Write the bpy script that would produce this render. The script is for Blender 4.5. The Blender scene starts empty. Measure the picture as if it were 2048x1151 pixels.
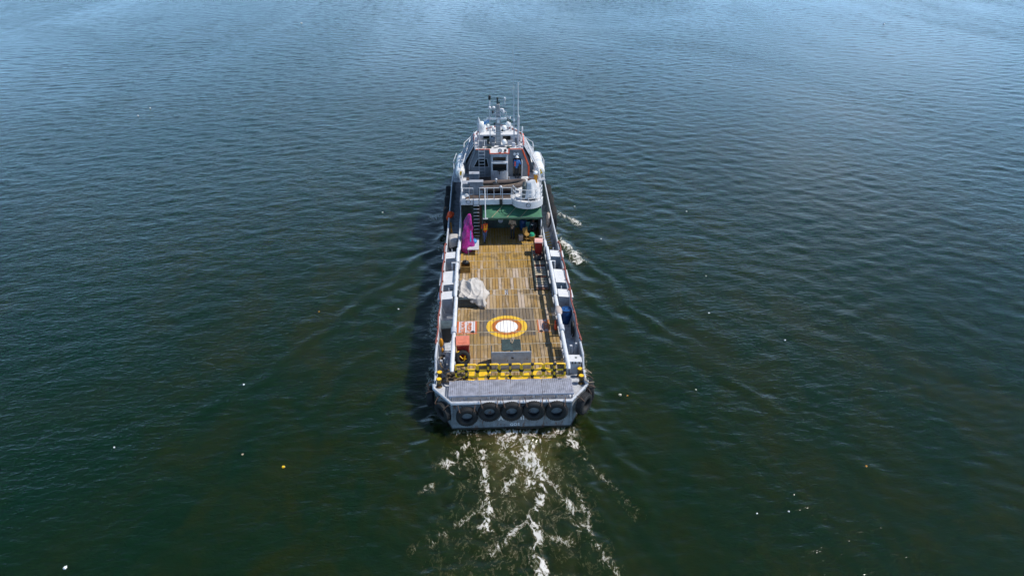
import bpy, bmesh, math, random
import numpy as np
from mathutils import Vector, Matrix
R = math.radians
random.seed(7)
S = bpy.context.scene
COL = S.collection

# ------------------------------------------------------------------ camera, sky, sun, exposure
cam_d = bpy.data.cameras.new('camera')
cam_d.sensor_width = 36.0
cam_d.lens = 1365.0 / 2048.0 * 36.0
cam_d.clip_end = 20000
cam = bpy.data.objects.new('camera', cam_d)
COL.objects.link(cam)
cam.location = (-1.09, -27.135, 23.7)
cam.rotation_euler = (R(90 - 29.5), 0, R(-2.34))
S.camera = cam

CLOUD_SEED = 3.0
SUN_AZ, SUN_EL = 88.0, 56.0          # azimuth clockwise from the bow direction (+Y)
world = bpy.data.worlds.new('World')
S.world = world
world.use_nodes = True
wn = world.node_tree
sky = wn.nodes.new('ShaderNodeTexSky')
sky.sky_type = 'NISHITA'
sky.sun_disc = False
sky.sun_elevation = R(SUN_EL)
sky.sun_rotation = R(SUN_AZ)
sky.altitude = 10
sky.air_density = 1.0
sky.dust_density = 0.15
sky.ozone_density = 3.0
# broken fair-weather cloud all round the sky
tc = wn.nodes.new('ShaderNodeTexCoord')
sx_ = wn.nodes.new('ShaderNodeSeparateXYZ'); wn.links.new(tc.outputs['Generated'], sx_.inputs[0])
def wm(op, a, b=None, cl=False):
    n = wn.nodes.new('ShaderNodeMath'); n.operation = op; n.use_clamp = cl
    for i, x in enumerate((a, b)):
        if x is None: continue
        if isinstance(x, (int, float)): n.inputs[i].default_value = x
        else: wn.links.new(x, n.inputs[i])
    return n.outputs[0]
zz = wm('ADD', wm('MAXIMUM', sx_.outputs[2], 0.0), 0.16)
cv_ = wn.nodes.new('ShaderNodeCombineXYZ')
wn.links.new(wm('DIVIDE', sx_.outputs[0], zz), cv_.inputs[0]); wn.links.new(wm('DIVIDE', sx_.outputs[1], zz), cv_.inputs[1])
cv_.inputs[2].default_value = CLOUD_SEED
cn = wn.nodes.new('ShaderNodeTexNoise'); cn.inputs['Scale'].default_value = 0.55; cn.inputs['Detail'].default_value = 7; cn.inputs['Roughness'].default_value = 0.58; cn.inputs['Distortion'].default_value = 0.4
wn.links.new(cv_.outputs[0], cn.inputs['Vector'])
cr_ = wn.nodes.new('ShaderNodeMapRange'); cr_.interpolation_type = 'SMOOTHSTEP'; cr_.inputs[1].default_value = 0.54; cr_.inputs[2].default_value = 0.76; cr_.inputs[4].default_value = 0.85
wn.links.new(cn.outputs['Fac'], cr_.inputs[0])
cm = wn.nodes.new('ShaderNodeMix'); cm.data_type = 'RGBA'
wn.links.new(cr_.outputs[0], cm.inputs[0]); hz_ = wn.nodes.new('ShaderNodeMix'); hz_.data_type = 'RGBA'      # blue band added low in the sky to brighten the water's reflection, all round
wn.links.new(wm('MULTIPLY', wm('POWER', wm('SUBTRACT', 1.0, wm('MAXIMUM', sx_.outputs[2], 0.0)), 5.0), 1.0), hz_.inputs[0])
wn.links.new(sky.outputs[0], hz_.inputs[6]); hz_.inputs[7].default_value = (7.6, 14.4, 23.0, 1)
wn.links.new(hz_.outputs[2], cm.inputs[6]); cm.inputs[7].default_value = (11.0, 14.0, 18.0, 1)
wn.links.new(cm.outputs[2], wn.nodes['Background'].inputs[0])
wn.nodes['Background'].inputs[1].default_value = 0.11

sun_d = bpy.data.lights.new('sun', 'SUN')
sun_d.energy = 4.4
sun_d.angle = R(0.53)
sun_d.color = (1.0, 0.95, 0.87)
sun = bpy.data.objects.new('sun', sun_d)
COL.objects.link(sun)
sdir = Vector((math.sin(R(SUN_AZ)) * math.cos(R(SUN_EL)), math.cos(R(SUN_AZ)) * math.cos(R(SUN_EL)), math.sin(R(SUN_EL))))
sun.rotation_euler = sdir.to_track_quat('Z', 'Y').to_euler()
sun.location = (30, 40, 60)

S.view_settings.view_transform = 'Standard'
S.view_settings.look = 'None'
S.view_settings.exposure = 0.0
S.view_settings.gamma = 1.0
S.view_settings.use_curve_mapping = False
S.render.engine = 'CYCLES'
S.cycles.max_bounces = 6
S.cycles.sample_clamp_indirect = 4.0
S.cycles.use_denoising = True

# ------------------------------------------------------------------ material helpers
MATS = {}
def nodes_of(name):
    m = bpy.data.materials.new(name)
    m.use_nodes = True
    nt = m.node_tree
    return m, nt, nt.nodes['Principled BSDF']
def N(nt, t, **kw):
    n = nt.nodes.new(t)
    for k, v in kw.items():
        setattr(n, k, v)
    return n
def inp(n, k, v):
    n.inputs[k].default_value = v
def math_(nt, op, a, b=None, c=None, clamp=False):
    n = nt.nodes.new('ShaderNodeMath'); n.operation = op; n.use_clamp = clamp
    for i, x in enumerate((a, b, c)):
        if x is None: continue
        if isinstance(x, (int, float)): n.inputs[i].default_value = x
        else: nt.links.new(x, n.inputs[i])
    return n.outputs[0]
def mix_(nt, f, a, b, bt='MIX'):
    n = nt.nodes.new('ShaderNodeMix'); n.data_type = 'RGBA'; n.blend_type = bt
    for i, x in ((0, f), (6, a), (7, b)):
        if isinstance(x, (int, float)): n.inputs[i].default_value = x
        elif isinstance(x, tuple): n.inputs[i].default_value = (*x[:3], 1)
        else: nt.links.new(x, n.inputs[i])
    return n.outputs[2]
def ramp_(nt, f, lo, hi, smooth=True):
    n = nt.nodes.new('ShaderNodeMapRange'); n.interpolation_type = 'SMOOTHSTEP' if smooth else 'LINEAR'
    nt.links.new(f, n.inputs[0]); n.inputs[1].default_value = lo; n.inputs[2].default_value = hi
    return n.outputs[0]
def noise_(nt, vec, scale, detail=4, rough=0.55, dist=0.0):
    n = nt.nodes.new('ShaderNodeTexNoise')
    inp(n, 'Scale', scale); inp(n, 'Detail', detail); inp(n, 'Roughness', rough); inp(n, 'Distortion', dist)
    if vec is not None: nt.links.new(vec, n.inputs['Vector'])
    return n.outputs['Fac']
def scale_vec(nt, vec, s, rot=0.0):
    n = nt.nodes.new('ShaderNodeMapping'); n.inputs['Scale'].default_value = s
    n.inputs['Rotation'].default_value = (0, 0, rot)
    nt.links.new(vec, n.inputs['Vector'])
    return n.outputs[0]
def wpos(nt):
    return nt.nodes.new('ShaderNodeNewGeometry').outputs['Position']

def paint(name, col, rough=0.55, wear=0.12, rust=0.0, metal=0.0, grime=0.25, scale=3.0, bump=0.03, coat=0.0):
    """Painted or plain surface with mottled tone, streaky grime, optional rust bleeding."""
    if name in MATS: return MATS[name]
    m, nt, b = nodes_of(name)
    p = wpos(nt)
    n1 = noise_(nt, p, scale, 5, 0.6)
    n2 = noise_(nt, scale_vec(nt, p, (1, 1, 0.25)), scale * 3.1, 4, 0.65, 0.4)
    dark = tuple(c * (1 - wear * 2) for c in col)
    light = tuple(min(1, c * (1 + wear)) for c in col)
    c = mix_(nt, ramp_(nt, n1, 0.3, 0.7), dark, light)
    g = math_(nt, 'MULTIPLY', ramp_(nt, n2, 0.52, 0.75), grime)
    c = mix_(nt, g, c, (col[0] * 0.45 + 0.02, col[1] * 0.42 + 0.015, col[2] * 0.36 + 0.01))
    if rust > 0:
        n3 = noise_(nt, scale_vec(nt, p, (1, 1, 0.35)), scale * 1.7, 6, 0.7, 0.8)
        rm = ramp_(nt, n3, 0.645 - rust * 0.30, 0.72 - rust * 0.30)
        n4 = noise_(nt, p, 22, 3)
        c = mix_(nt, math_(nt, 'MULTIPLY', rm, 0.85), c, mix_(nt, n4, (0.07, 0.025, 0.012), (0.22, 0.09, 0.04)))
    nt.links.new(c, b.inputs['Base Color'])
    nt.links.new(math_(nt, 'ADD', math_(nt, 'MULTIPLY', n2, 0.25), rough - 0.12), b.inputs['Roughness'])
    inp(b, 'Metallic', metal)
    if coat: inp(b, 'Coat Weight', coat)
    if bump:
        bn = N(nt, 'ShaderNodeBump'); inp(bn, 'Strength', 0.5); inp(bn, 'Distance', bump)
        nt.links.new(n2, bn.inputs['Height']); nt.links.new(bn.outputs[0], b.inputs['Normal'])
    MATS[name] = m
    return m

GREY = paint('grey_marine_paint', (0.36, 0.385, 0.43), 0.5, 0.10, 0.12, grime=0.3)
CABIN_SHADE = paint('shaded_cabin_grey', (0.185, 0.21, 0.245), 0.5, 0.10, 0.08, grime=0.3)  # grey darkened to carry the shade on recess walls and lockers
UDECK = paint('shaded_brown_deck', (0.075, 0.058, 0.05), 0.8, 0.2, 0.3)
HULLG = paint('hull_grey_paint', (0.245, 0.265, 0.28), 0.55, 0.14, 0.30, grime=0.5)
DECKG = paint('grey_deck_paint', (0.46, 0.48, 0.52), 0.7, 0.14, 0.16, grime=0.4)
WHITE = paint('white_marine_paint', (0.66, 0.665, 0.68), 0.5, 0.05, 0.04, grime=0.22)
PALE = paint('pale_grey_paint', (0.50, 0.52, 0.56), 0.5, 0.07, 0.10, grime=0.25)
GRATE = paint('grey_grating', (0.38, 0.39, 0.46), 0.7, 0.14, 0.12, grime=0.35)
BOOT = paint('dark_boot_paint', (0.035, 0.032, 0.024), 0.7, 0.2, 0.2)
RUSTRED = paint('red_pipe_paint', (0.30, 0.085, 0.06), 0.6, 0.2, 0.25)
REDLINE = paint('orange_red_trim', (0.62, 0.085, 0.025), 0.5, 0.12)
RUBBER = paint('black_rubber', (0.018, 0.019, 0.02), 0.75, 0.25, grime=0.4, bump=0.02)
BLACK = paint('black_plastic', (0.016, 0.017, 0.019), 0.5, 0.2)
STEEL = paint('dark_wet_steel', (0.055, 0.075, 0.08), 0.5, 0.2)
YELLOW = paint('yellow_safety_paint', (0.97, 0.56, 0.012), 0.42, 0.06, grime=0.12)
OLDYEL = paint('worn_yellow_paint', (0.55, 0.34, 0.02), 0.6, 0.15, 0.2)
REDBIN = paint('red_bin_plastic', (0.36, 0.022, 0.02), 0.45, 0.08)
REDLID = paint('salmon_red_lid', (0.66, 0.19, 0.11), 0.5, 0.08)  # lighter salmon tone than the bin body
PINKLID = paint('pale_pink_lid', (0.78, 0.45, 0.40), 0.5, 0.05)
BLUEP = paint('blue_drum_plastic', (0.012, 0.075, 0.24), 0.38, 0.12)
GREENP = paint('green_plastic', (0.03, 0.36, 0.20), 0.4, 0.1)
TEALP = paint('teal_plastic', (0.02, 0.18, 0.17), 0.5, 0.12)
TARP = paint('cream_tarpaulin', (0.50, 0.47, 0.44), 0.7, 0.10, grime=0.35, scale=2.2, bump=0.05)
CANVAS = paint('pink_grey_canvas', (0.52, 0.43, 0.38), 0.8, 0.12)
MAGENTA = paint('magenta_tarpaulin', (0.38, 0.014, 0.22), 0.35, 0.22, grime=0.5, scale=5, bump=0.08)
BLUEC = paint('bright_blue_cloth', (0.05, 0.28, 0.62), 0.6, 0.1)
ROPE = paint('brown_hawser', (0.16, 0.115, 0.07), 0.9, 0.25, scale=9)
TAN = paint('tan_rope', (0.44, 0.33, 0.22), 0.9, 0.2, scale=9)
WOODY = paint('ochre_wood', (0.35, 0.20, 0.05), 0.7, 0.2)
GLASS = paint('dark_window_glass', (0.010, 0.014, 0.015), 0.12, 0.1, grime=0.0, bump=0)
DARKG = paint('dark_green_steel', (0.035, 0.06, 0.058), 0.55, 0.2, 0.1)
SHADEW = paint('shaded_green_bulkhead', (0.05, 0.09, 0.075), 0.6, 0.2, 0.15)  # bulkhead green darkened to hold the shadow on the deckhouse wall
RIBT = paint('grey_brown_hypalon', (0.12, 0.09, 0.078), 0.7, 0.15)
AWN = paint('green_awning_canvas', (0.045, 0.15, 0.085), 0.8, 0.12, grime=0.3, scale=1.6, bump=0.04)
ORANGE = paint('orange_fabric', (0.85, 0.085, 0.010), 0.6, 0.1)
AMBER = paint('amber_fabric', (0.68, 0.28, 0.012), 0.6, 0.15)
GELCOAT = paint('white_gelcoat', (0.82, 0.82, 0.81), 0.3, 0.03, grime=0.1, bump=0)
LETTER = paint('white_lettering', (0.85, 0.85, 0.86), 0.6, 0.05, grime=0.12)
FAINT = paint('worn_lettering', (0.42, 0.44, 0.46), 0.7, 0.12, grime=0.4)
ORTEXT = paint('orange_deck_paint', (0.60, 0.15, 0.03), 0.7, 0.15, grime=0.3)
YELDECK = paint('yellow_deck_paint', (0.84, 0.52, 0.015), 0.65, 0.10, grime=0.3, scale=5)
BAR = paint('deck_joint_bar', (0.46, 0.40, 0.30), 0.7, 0.2, 0.2)
MAST = paint('mast_grey_paint', (0.33, 0.33, 0.33), 0.55, 0.12, 0.1)
SKIN = paint('brown_skin', (0.10, 0.052, 0.032), 0.6, 0.1, bump=0)
HAIR = paint('black_hair', (0.01, 0.009, 0.008), 0.7, 0.2, bump=0)
JEANS = paint('blue_denim', (0.10, 0.16, 0.32), 0.85, 0.15)
DARKC = paint('dark_navy_cloth', (0.018, 0.022, 0.03), 0.85, 0.2)
TANC = paint('tan_cloth', (0.40, 0.28, 0.19), 0.85, 0.12)
BLUECL = paint('blue_work_jacket', (0.05, 0.17, 0.45), 0.8, 0.12)
CREAM = paint('cream_litter', (0.72, 0.66, 0.52), 0.6, 0.1, bump=0)
FLAGB = paint('light_blue_flag', (0.10, 0.36, 0.72), 0.8, 0.1)
FLAGG = paint('dark_green_flag', (0.01, 0.07, 0.05), 0.8, 0.1)
BOLL = paint('worn_bollard_paint', (0.16, 0.105, 0.025), 0.7, 0.25, 0.4)
CHAIN = paint('rusty_chain', (0.10, 0.062, 0.045), 0.8, 0.3, 0.2)
COPPER = paint('rusty_plate', (0.16, 0.075, 0.05), 0.8, 0.2, 0.4)

# ------------------------------------------------------------------ mesh helpers
def orth(d):
    d = d.normalized()
    a = Vector((0, 0, 1)) if abs(d.z) < 0.9 else Vector((1, 0, 0))
    u = d.cross(a).normalized()
    return u, d.cross(u).normalized()
class MB:
    def __init__(s): s.v = []; s.f = []
    def add(s, vs, fs):
        o = len(s.v); s.v += [tuple(v) for v in vs]; s.f += [tuple(o + i for i in f) for f in fs]; return s
    def box(s, c, d, rz=0.0, rx=0.0, ry=0.0):
        m = Matrix.Rotation(rz, 3, 'Z') @ Matrix.Rotation(ry, 3, 'Y') @ Matrix.Rotation(rx, 3, 'X')
        vs = [Vector(c) + m @ Vector((x * d[0] / 2, y * d[1] / 2, z * d[2] / 2)) for x in (-1, 1) for y in (-1, 1) for z in (-1, 1)]
        return s.add(vs, [(0, 1, 3, 2), (4, 6, 7, 5), (0, 4, 5, 1), (2, 3, 7, 6), (0, 2, 6, 4), (1, 5, 7, 3)])
    def bx(s, x0, x1, y0, y1, z0, z1):
        return s.box(((x0 + x1) / 2, (y0 + y1) / 2, (z0 + z1) / 2), (x1 - x0, y1 - y0, z1 - z0))
    def tube(s, pts, r, n=8, closed=False):
        pts = [Vector(p) for p in pts]; k = len(pts)
        rr = r if isinstance(r, (list, tuple)) else [r] * k
        vs, fs = [], []
        u = None
        for i, p in enumerate(pts):
            if closed: d = pts[(i + 1) % k] - pts[i - 1]
            else: d = pts[min(i + 1, k - 1)] - pts[max(i - 1, 0)]
            if d.length < 1e-9: d = Vector((0, 0, 1))
            d.normalize()
            if u is None: u, w = orth(d)
            else:
                u = (u - d * u.dot(d))
                u = u.normalized() if u.length > 1e-6 else orth(d)[0]
                w = d.cross(u)
            for j in range(n):
                a = 2 * math.pi * j / n
                vs.append(p + (u * math.cos(a) + w * math.sin(a)) * rr[i])
        for i in range(k if closed else k - 1):
            for j in range(n):
                a, b = i * n + j, i * n + (j + 1) % n
                c, e = ((i + 1) % k) * n + (j + 1) % n, ((i + 1) % k) * n + j
                fs.append((a, b, c, e))
        if not closed:
            fs.append(tuple(range(n - 1, -1, -1))); fs.append(tuple((k - 1) * n + j for j in range(n)))
        return s.add(vs, fs)
    def prism(s, poly, z0, z1):
        n = len(poly)
        vs = [(x, y, z0) for x, y in poly] + [(x, y, z1) for x, y in poly]
        return s.add(vs, [tuple(range(n - 1, -1, -1)), tuple(range(n, 2 * n))] + [(i, (i + 1) % n, n + (i + 1) % n, n + i) for i in range(n)])
    def loft(s, rings, cap=True):
        n = len(rings[0]); vs = [p for r in rings for p in r]; fs = []
        for i in range(len(rings) - 1):
            for j in range(n):
                fs.append((i * n + j, i * n + (j + 1) % n, (i + 1) * n + (j + 1) % n, (i + 1) * n + j))
        if cap: fs.append(tuple(range(n - 1, -1, -1))); fs.append(tuple((len(rings) - 1) * n + j for j in range(n)))
        return s.add(vs, fs)
    def lathe(s, prof, c=(0, 0, 0), axis='Z', n=16):
        rings = []
        for r, h in prof:
            ring = []
            for j in range(n):
                a = 2 * math.pi * j / n
                x, y = math.cos(a) * r, math.sin(a) * r
                q = {'Z': (x, y, h), 'Y': (x, h, -y), 'X': (h, x, y)}[axis]
                ring.append((c[0] + q[0], c[1] + q[1], c[2] + q[2]))
            rings.append(ring)
        return s.loft(rings)
    def ball(s, c, r, n=12, m=8, sz=(1, 1, 1)):
        prof = [(max(1e-4, r * math.sin(math.pi * i / m)), -r * math.cos(math.pi * i / m)) for i in range(m + 1)]
        rings = [[(c[0] + sz[0] * rr * math.cos(2 * math.pi * j / n), c[1] + sz[1] * rr * math.sin(2 * math.pi * j / n), c[2] + sz[2] * h) for j in range(n)] for rr, h in prof]
        return s.loft(rings)
    def build(s, name, mat, parent=None, bevel=0.0, smooth=35, loc=None, fix=True):
        me = bpy.data.meshes.new(name)
        me.from_pydata(s.v, [], s.f)
        me.materials.append(mat)
        if fix:
            b = bmesh.new(); b.from_mesh(me); bmesh.ops.recalc_face_normals(b, faces=b.faces); b.to_mesh(me); b.free()
        if smooth:
            me.polygons.foreach_set('use_smooth', [True] * len(me.polygons))
            me.set_sharp_from_angle(angle=R(smooth))
        o = bpy.data.objects.new(name, me); COL.objects.link(o)
        if parent: o.parent = parent
        if loc: o.location = loc
        if bevel:
            bv = o.modifiers.new('bevel', 'BEVEL'); bv.width = bevel; bv.segments = 2; bv.limit_method = 'ANGLE'; bv.angle_limit = R(40)
        return o
def tag(o, label=None, cat=None, group=None, kind=None):
    if label: o['label'] = label
    if cat: o['category'] = cat
    if group: o['group'] = group
    if kind: o['kind'] = kind
    return o
def thing(name, label, cat, loc=(0, 0, 0), rz=0.0, group=None):
    o = bpy.data.objects.new(name, None); COL.objects.link(o)
    o.empty_display_size = 0.3
    o.location = loc; o.rotation_euler = (0, 0, rz)
    return tag(o, label, cat, group)
def dup(o, loc=None, rz=None, label=None):
    c = o.copy(); COL.objects.link(c)
    if loc is not None: c.location = loc
    if rz is not None: c.rotation_euler = (0, 0, rz)
    if label: c['label'] = label
    def kids(a, b):
        for ch in list(a.children):
            d = ch.copy(); COL.objects.link(d); d.parent = b
            kids(ch, d)
    kids(o, c)
    return c
def text_mesh(name, body, size, mat, parent, mtx, extrude=0.0, spacing=1.0):
    cu = bpy.data.curves.new(name, 'FONT'); cu.body = body; cu.size = size
    cu.align_x = 'CENTER'; cu.align_y = 'CENTER'; cu.extrude = extrude; cu.space_character = spacing
    cu.resolution_u = 3; cu.offset = size * 0.03
    t = bpy.data.objects.new(name + '_tmp', cu); COL.objects.link(t)
    dg = bpy.context.evaluated_depsgraph_get()
    me = bpy.data.meshes.new_from_object(t.evaluated_get(dg))
    bpy.data.objects.remove(t)
    me.materials.clear(); me.materials.append(mat)
    me.transform(mtx)
    o = bpy.data.objects.new(name, me); COL.objects.link(o); o.parent = parent
    return o

# ------------------------------------------------------------------ water
rng = np.random.default_rng(11)
def axis_lines(segs, lo, hi, grow=1.07):
    """segs: list of (start, end, step); geometric growth beyond both ends."""
    L = []
    for a, b, st in segs: L += list(np.arange(a, b, st))
    L.append(segs[-1][1])
    st = segs[-1][2]; x = L[-1]
    while x < hi: st *= grow; x += st; L.append(x)
    st = segs[0][2]; x = L[0]; pre = []
    while x > lo: st *= grow; x -= st; pre.append(x)
    return np.array(pre[::-1] + L)
XL = axis_lines([(-150, -55, 0.5), (-55, -6, 0.26), (-6, 7, 0.12), (7, 60, 0.26), (60, 160, 0.5)], -6000, 6000, 1.12)
YL = axis_lines([(-12, 3, 0.12), (3, 70, 0.27), (70, 200, 0.34)], -3000, 9000, 1.12)
X, Y = np.meshgrid(XL, YL)
dx = np.gradient(XL); dy = np.gradient(YL)
SP = np.maximum(dx[None, :], dy[:, None])
DX = dx[None, :] + 0 * X; DY = dy[:, None] + 0 * X
Hs = np.zeros_like(X)
for i in range(130):
    lam = 0.58 * (3.8 / 0.58) ** (rng.random() ** 1.6)
    ang = R(-102) + rng.normal(0, 0.60)
    k = 2 * math.pi / lam
    amp = 0.0092 * lam ** 0.50 * rng.uniform(0.5, 1.2) * 0.185
    spk = np.maximum(DX * abs(math.cos(ang)), DY * abs(math.sin(ang)))
    fade = np.clip((lam / spk - 2.4) / 1.6, 0, 1)
    ph = rng.uniform(0, 6.283)
    th = k * (X * math.cos(ang) + Y * math.sin(ang)) + ph
    # slightly peaked crests, wandering phase
    th = th + 0.9 * np.sin(0.11 * X + 0.07 * Y + i) + 0.7 * np.sin(0.05 * X - 0.16 * Y + 2 * i)
    Hs += amp * fade * (np.cos(th) + 0.22 * np.cos(2 * th))
gust = 0.5 + 0.5 * np.sin(0.055 * X + 0.021 * Y + 1.3 * np.sin(0.031 * Y + 0.6) + 0.8 * np.sin(0.05 * X - 0.02 * Y)) * np.sin(0.034 * Y - 0.023 * X + 1.1 * np.sin(0.04 * X + 2.0) + 0.4)
Hs *= 0.68 + 0.60 * gust
def seg_dist(px, py, pts):
    best = np.full(px.shape, 1e9); tt = np.zeros(px.shape)
    n = len(pts) - 1
    for i in range(n):
        ax, ay = pts[i]; bx_, by_ = pts[i + 1]
        vx, vy = bx_ - ax, by_ - ay
        t = np.clip(((px - ax) * vx + (py - ay) * vy) / (vx * vx + vy * vy), 0, 1)
        d = np.hypot(px - ax - t * vx, py - ay - t * vy)
        tt = np.where(d < best, (i + t) / n, tt); best = np.minimum(best, d)
    return best, tt
# diverging wake waves on both quarters
for pts, a in (([(4.2, 25), (5.4, 20.5), (7.2, 15.5), (9.8, 9.5), (13.5, 2.5), (17, -4)], 0.13),
               ([(4.3, 19), (5.3, 15), (7.0, 10.5), (9.2, 5)], 0.08),
               ([(3.9, 3.5), (4.6, 0.0), (5.6, -5), (6.6, -10)], 0.08),
               ([(-4.2, 25), (-6.0, 20), (-9.2, 13.5), (-13, 7), (-18, -1)], 0.11),
               ([(-4.3, 17), (-6.2, 11), (-9.5, 4), (-13, -3)], 0.07),
               ([(-4.0, 3), (-5.0, -2), (-6.4, -8)], 0.06)):
    d, t = seg_dist(X + 0.35 * np.sin(0.9 * Y + 0.4 * X) + 0.2 * np.sin(2.3 * Y), Y + 0.3 * np.sin(0.8 * X), pts)
    Hs += 1.05 * a * (0.65 + 0.35 * np.sin(1.3 * Y + 0.8 * X)) * (np.exp(-(d / 0.33) ** 2) - 0.75 * np.exp(-((d - 0.75) / 0.5) ** 2)) * np.clip(1.15 - t, 0, 1)
CALM = np.zeros_like(X)
for pts, w_ in (([(-4.6, 24), (-9.5, 13), (-15, 0.5), (-21, -11)], 1.1), ([(-5, 13), (-9, 3), (-14, -10)], 1.0), ([(-4.5, 30), (-13, 16), (-27, -3)], 1.4),
                ([(5, 24), (8.5, 13), (14, 1), (19, -10)], 1.2), ([(5.2, 12), (8, 2), (12, -10)], 0.9), ([(5, 30), (15, 15), (30, -5)], 1.4)):
    d, t = seg_dist(X + 0.8 * np.sin(0.35 * Y + 0.2 * X), Y, pts)
    CALM = np.maximum(CALM, np.exp(-(d / (w_ * (0.6 + t))) ** 2) * (0.6 + 0.4 * np.sin(0.7 * Y + 0.3 * X)))
Hs *= 1 - 0.45 * CALM
# foam envelope behind the stern and beside the hull
FO = np.zeros_like(X)
def streak(pts, w, s):
    global FO
    d, t = seg_dist(X, Y, pts)
    FO = np.maximum(FO, s * np.exp(-(d / (1.05 * w * (0.7 + 0.8 * t))) ** 2))
streak([(0.25, -0.6), (0.55, -1.5), (0.85, -2.4), (1.05, -3.0)], 0.42, 1.0)
streak([(1.0, -0.7), (0.98, -1.5), (1.05, -2.4), (1.1, -3.1), (0.75, -3.8)], 0.32, 1.0)
streak([(-0.6, -0.7), (-0.2, -1.4), (0.4, -2.2)], 0.3, 0.8)
streak([(1.1, -3.0), (1.3, -4.2), (1.0, -5.2), (0.7, -6.2), (0.85, -7.2), (0.8, -8.2), (1.1, -9.6), (0.9, -12)], 0.30, 0.95)
streak([(0.9, -5.3), (0.3, -6.2), (-0.5, -7.0), (-1.1, -7.7)], 0.18, 0.7)
streak([(-1.5, -1.6), (-1.5, -3.0), (-1.35, -4.0), (-1.3, -5.0), (-1.2, -5.9), (-1.5, -6.7)], 0.26, 0.92)
streak([(0.1, -3.0), (-0.1, -3.7), (-0.5, -4.2)], 0.22, 0.8)
streak([(-2.2, -1.0), (-2.9, -1.9), (-3.2, -2.5)], 0.3, 0.75)
streak([(-2.0, -2.0), (-2.9, -3.0), (-4.2, -4.0)], 0.2, 0.54)
streak([(-1.4, -5.2), (-2.4, -6.0), (-4.2, -7.4)], 0.2, 0.50)
streak([(2.0, -0.7), (2.9, -0.75), (3.2, -1.6)], 0.28, 0.85)
streak([(3.0, -1.0), (3.5, -2.4), (4.4, -4.0), (5.4, -6.0)], 0.14, 0.45)
streak([(1.3, -3.2), (1.9, -4.2), (2.5, -5.4), (2.8, -6.6)], 0.22, 0.7)
streak([(2.8, -4.2), (3.1, -5.6), (3.2, -7.2), (3.8, -9.0)], 0.22, 0.56)
streak([(1.2, -6.9), (2.2, -7.3)], 0.18, 0.62)
streak([(-2.9, -0.25), (-1.0, -0.3), (1.0, -0.35), (3.0, -0.3)], 0.30, 0.80)
streak([(4.15, 27.5), (5.0, 28.1), (6.4, 26.2), (6.7, 25.4)], 0.30, 0.9)
streak([(4.3, 22.4), (5.0, 21.8), (5.6, 20.3), (5.8, 18.6)], 0.40, 1.0)
streak([(4.4, 24.5), (4.6, 22.5)], 0.3, 0.8)
streak([(-4.3, 27.8), (-5.0, 27.9), (-5.6, 27.2)], 0.35, 0.85)
for sx_0 in (-1, 1): streak([(sx_0 * 4.05, 33), (sx_0 * 4.2, 26), (sx_0 * 4.3, 14), (sx_0 * 4.35, 3)], 0.24, 0.70)
streak([(-4.2, 24.0), (-4.6, 21.0)], 0.35, 0.72)
streak([(-4.25, 18), (-4.7, 9)], 0.3, 0.56)
broad = np.exp(-(X / (2.6 + 0.10 * np.maximum(-Y, 0))) ** 4) * np.clip((-Y + 0.2) / 0.5, 0, 1) * np.exp(-np.maximum(-Y, 0) / 9.0)
core = np.exp(-((X - 0.4) / 1.7) ** 4) * np.clip((-Y + 0.2) / 0.4, 0, 1) * np.exp(-(np.maximum(-Y, 0) / 3.6) ** 2)
FO = np.maximum(FO, np.maximum(0.54 * broad, 0.74 * core))
AER = core
TURB = np.clip(np.exp(-(X / (3.4 + 0.2 * np.maximum(-Y, 0))) ** 4) * np.clip((-Y + 0.3) / 0.6, 0, 1) * np.exp(-np.maximum(-Y, 0) / 13.0)
               + 0.5 * np.exp(-((np.abs(X) - 4.6) / 1.6) ** 2) * np.clip((Y + 4) / 6, 0, 1) * np.clip((33 - Y) / 6, 0, 1), 0, 1)
for i in range(60):        # churn behind the propellers
    lam = rng.uniform(0.45, 1.4); ang = rng.uniform(0, 6.283); k = 2 * math.pi / lam
    th = k * (X * math.cos(ang) + Y * math.sin(ang)) + rng.uniform(0, 6.283) + 1.2 * np.sin(1.1 * X + i) + 1.2 * np.sin(0.9 * Y + 2 * i)
    Hs += 0.011 * lam * np.cos(th) * TURB * (SP < 0.3) * (Y < 2)
Hs += 0.07 * np.clip(FO - 0.5, 0, 1)
nx, ny = len(XL), len(YL)
co = np.stack([X, Y, Hs], -1).reshape(-1, 3).astype(np.float32)
idx = np.arange(nx * ny).reshape(ny, nx)
quads = np.stack([idx[:-1, :-1], idx[:-1, 1:], idx[1:, 1:], idx[1:, :-1]], -1).reshape(-1, 4).astype(np.int32)
wme = bpy.data.meshes.new('water')
wme.vertices.add(len(co)); wme.vertices.foreach_set('co', co.ravel())
wme.loops.add(quads.size); wme.loops.foreach_set('vertex_index', quads.ravel())
wme.polygons.add(len(quads)); wme.polygons.foreach_set('loop_start', np.arange(0, quads.size, 4, dtype=np.int32))
wme.update(calc_edges=True)
wme.polygons.foreach_set('use_smooth', np.ones(len(quads), dtype=bool))
for nm, arr in (('foam', FO), ('turbid', TURB), ('calm', CALM), ('aerated', AER)):
    at = wme.attributes.new(nm, 'FLOAT', 'POINT'); at.data.foreach_set('value', arr.ravel().astype(np.float32))
water = bpy.data.objects.new('water', wme); COL.objects.link(water)
tag(water, 'dark green rippled harbour water with a foaming wake behind the vessel', kind='structure')

m, nt, b = nodes_of('harbour_water')
p = wpos(nt)
att = N(nt, 'ShaderNodeAttribute', attribute_name='foam').outputs['Fac']
tur = N(nt, 'ShaderNodeAttribute', attribute_name='turbid').outputs['Fac']
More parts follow.
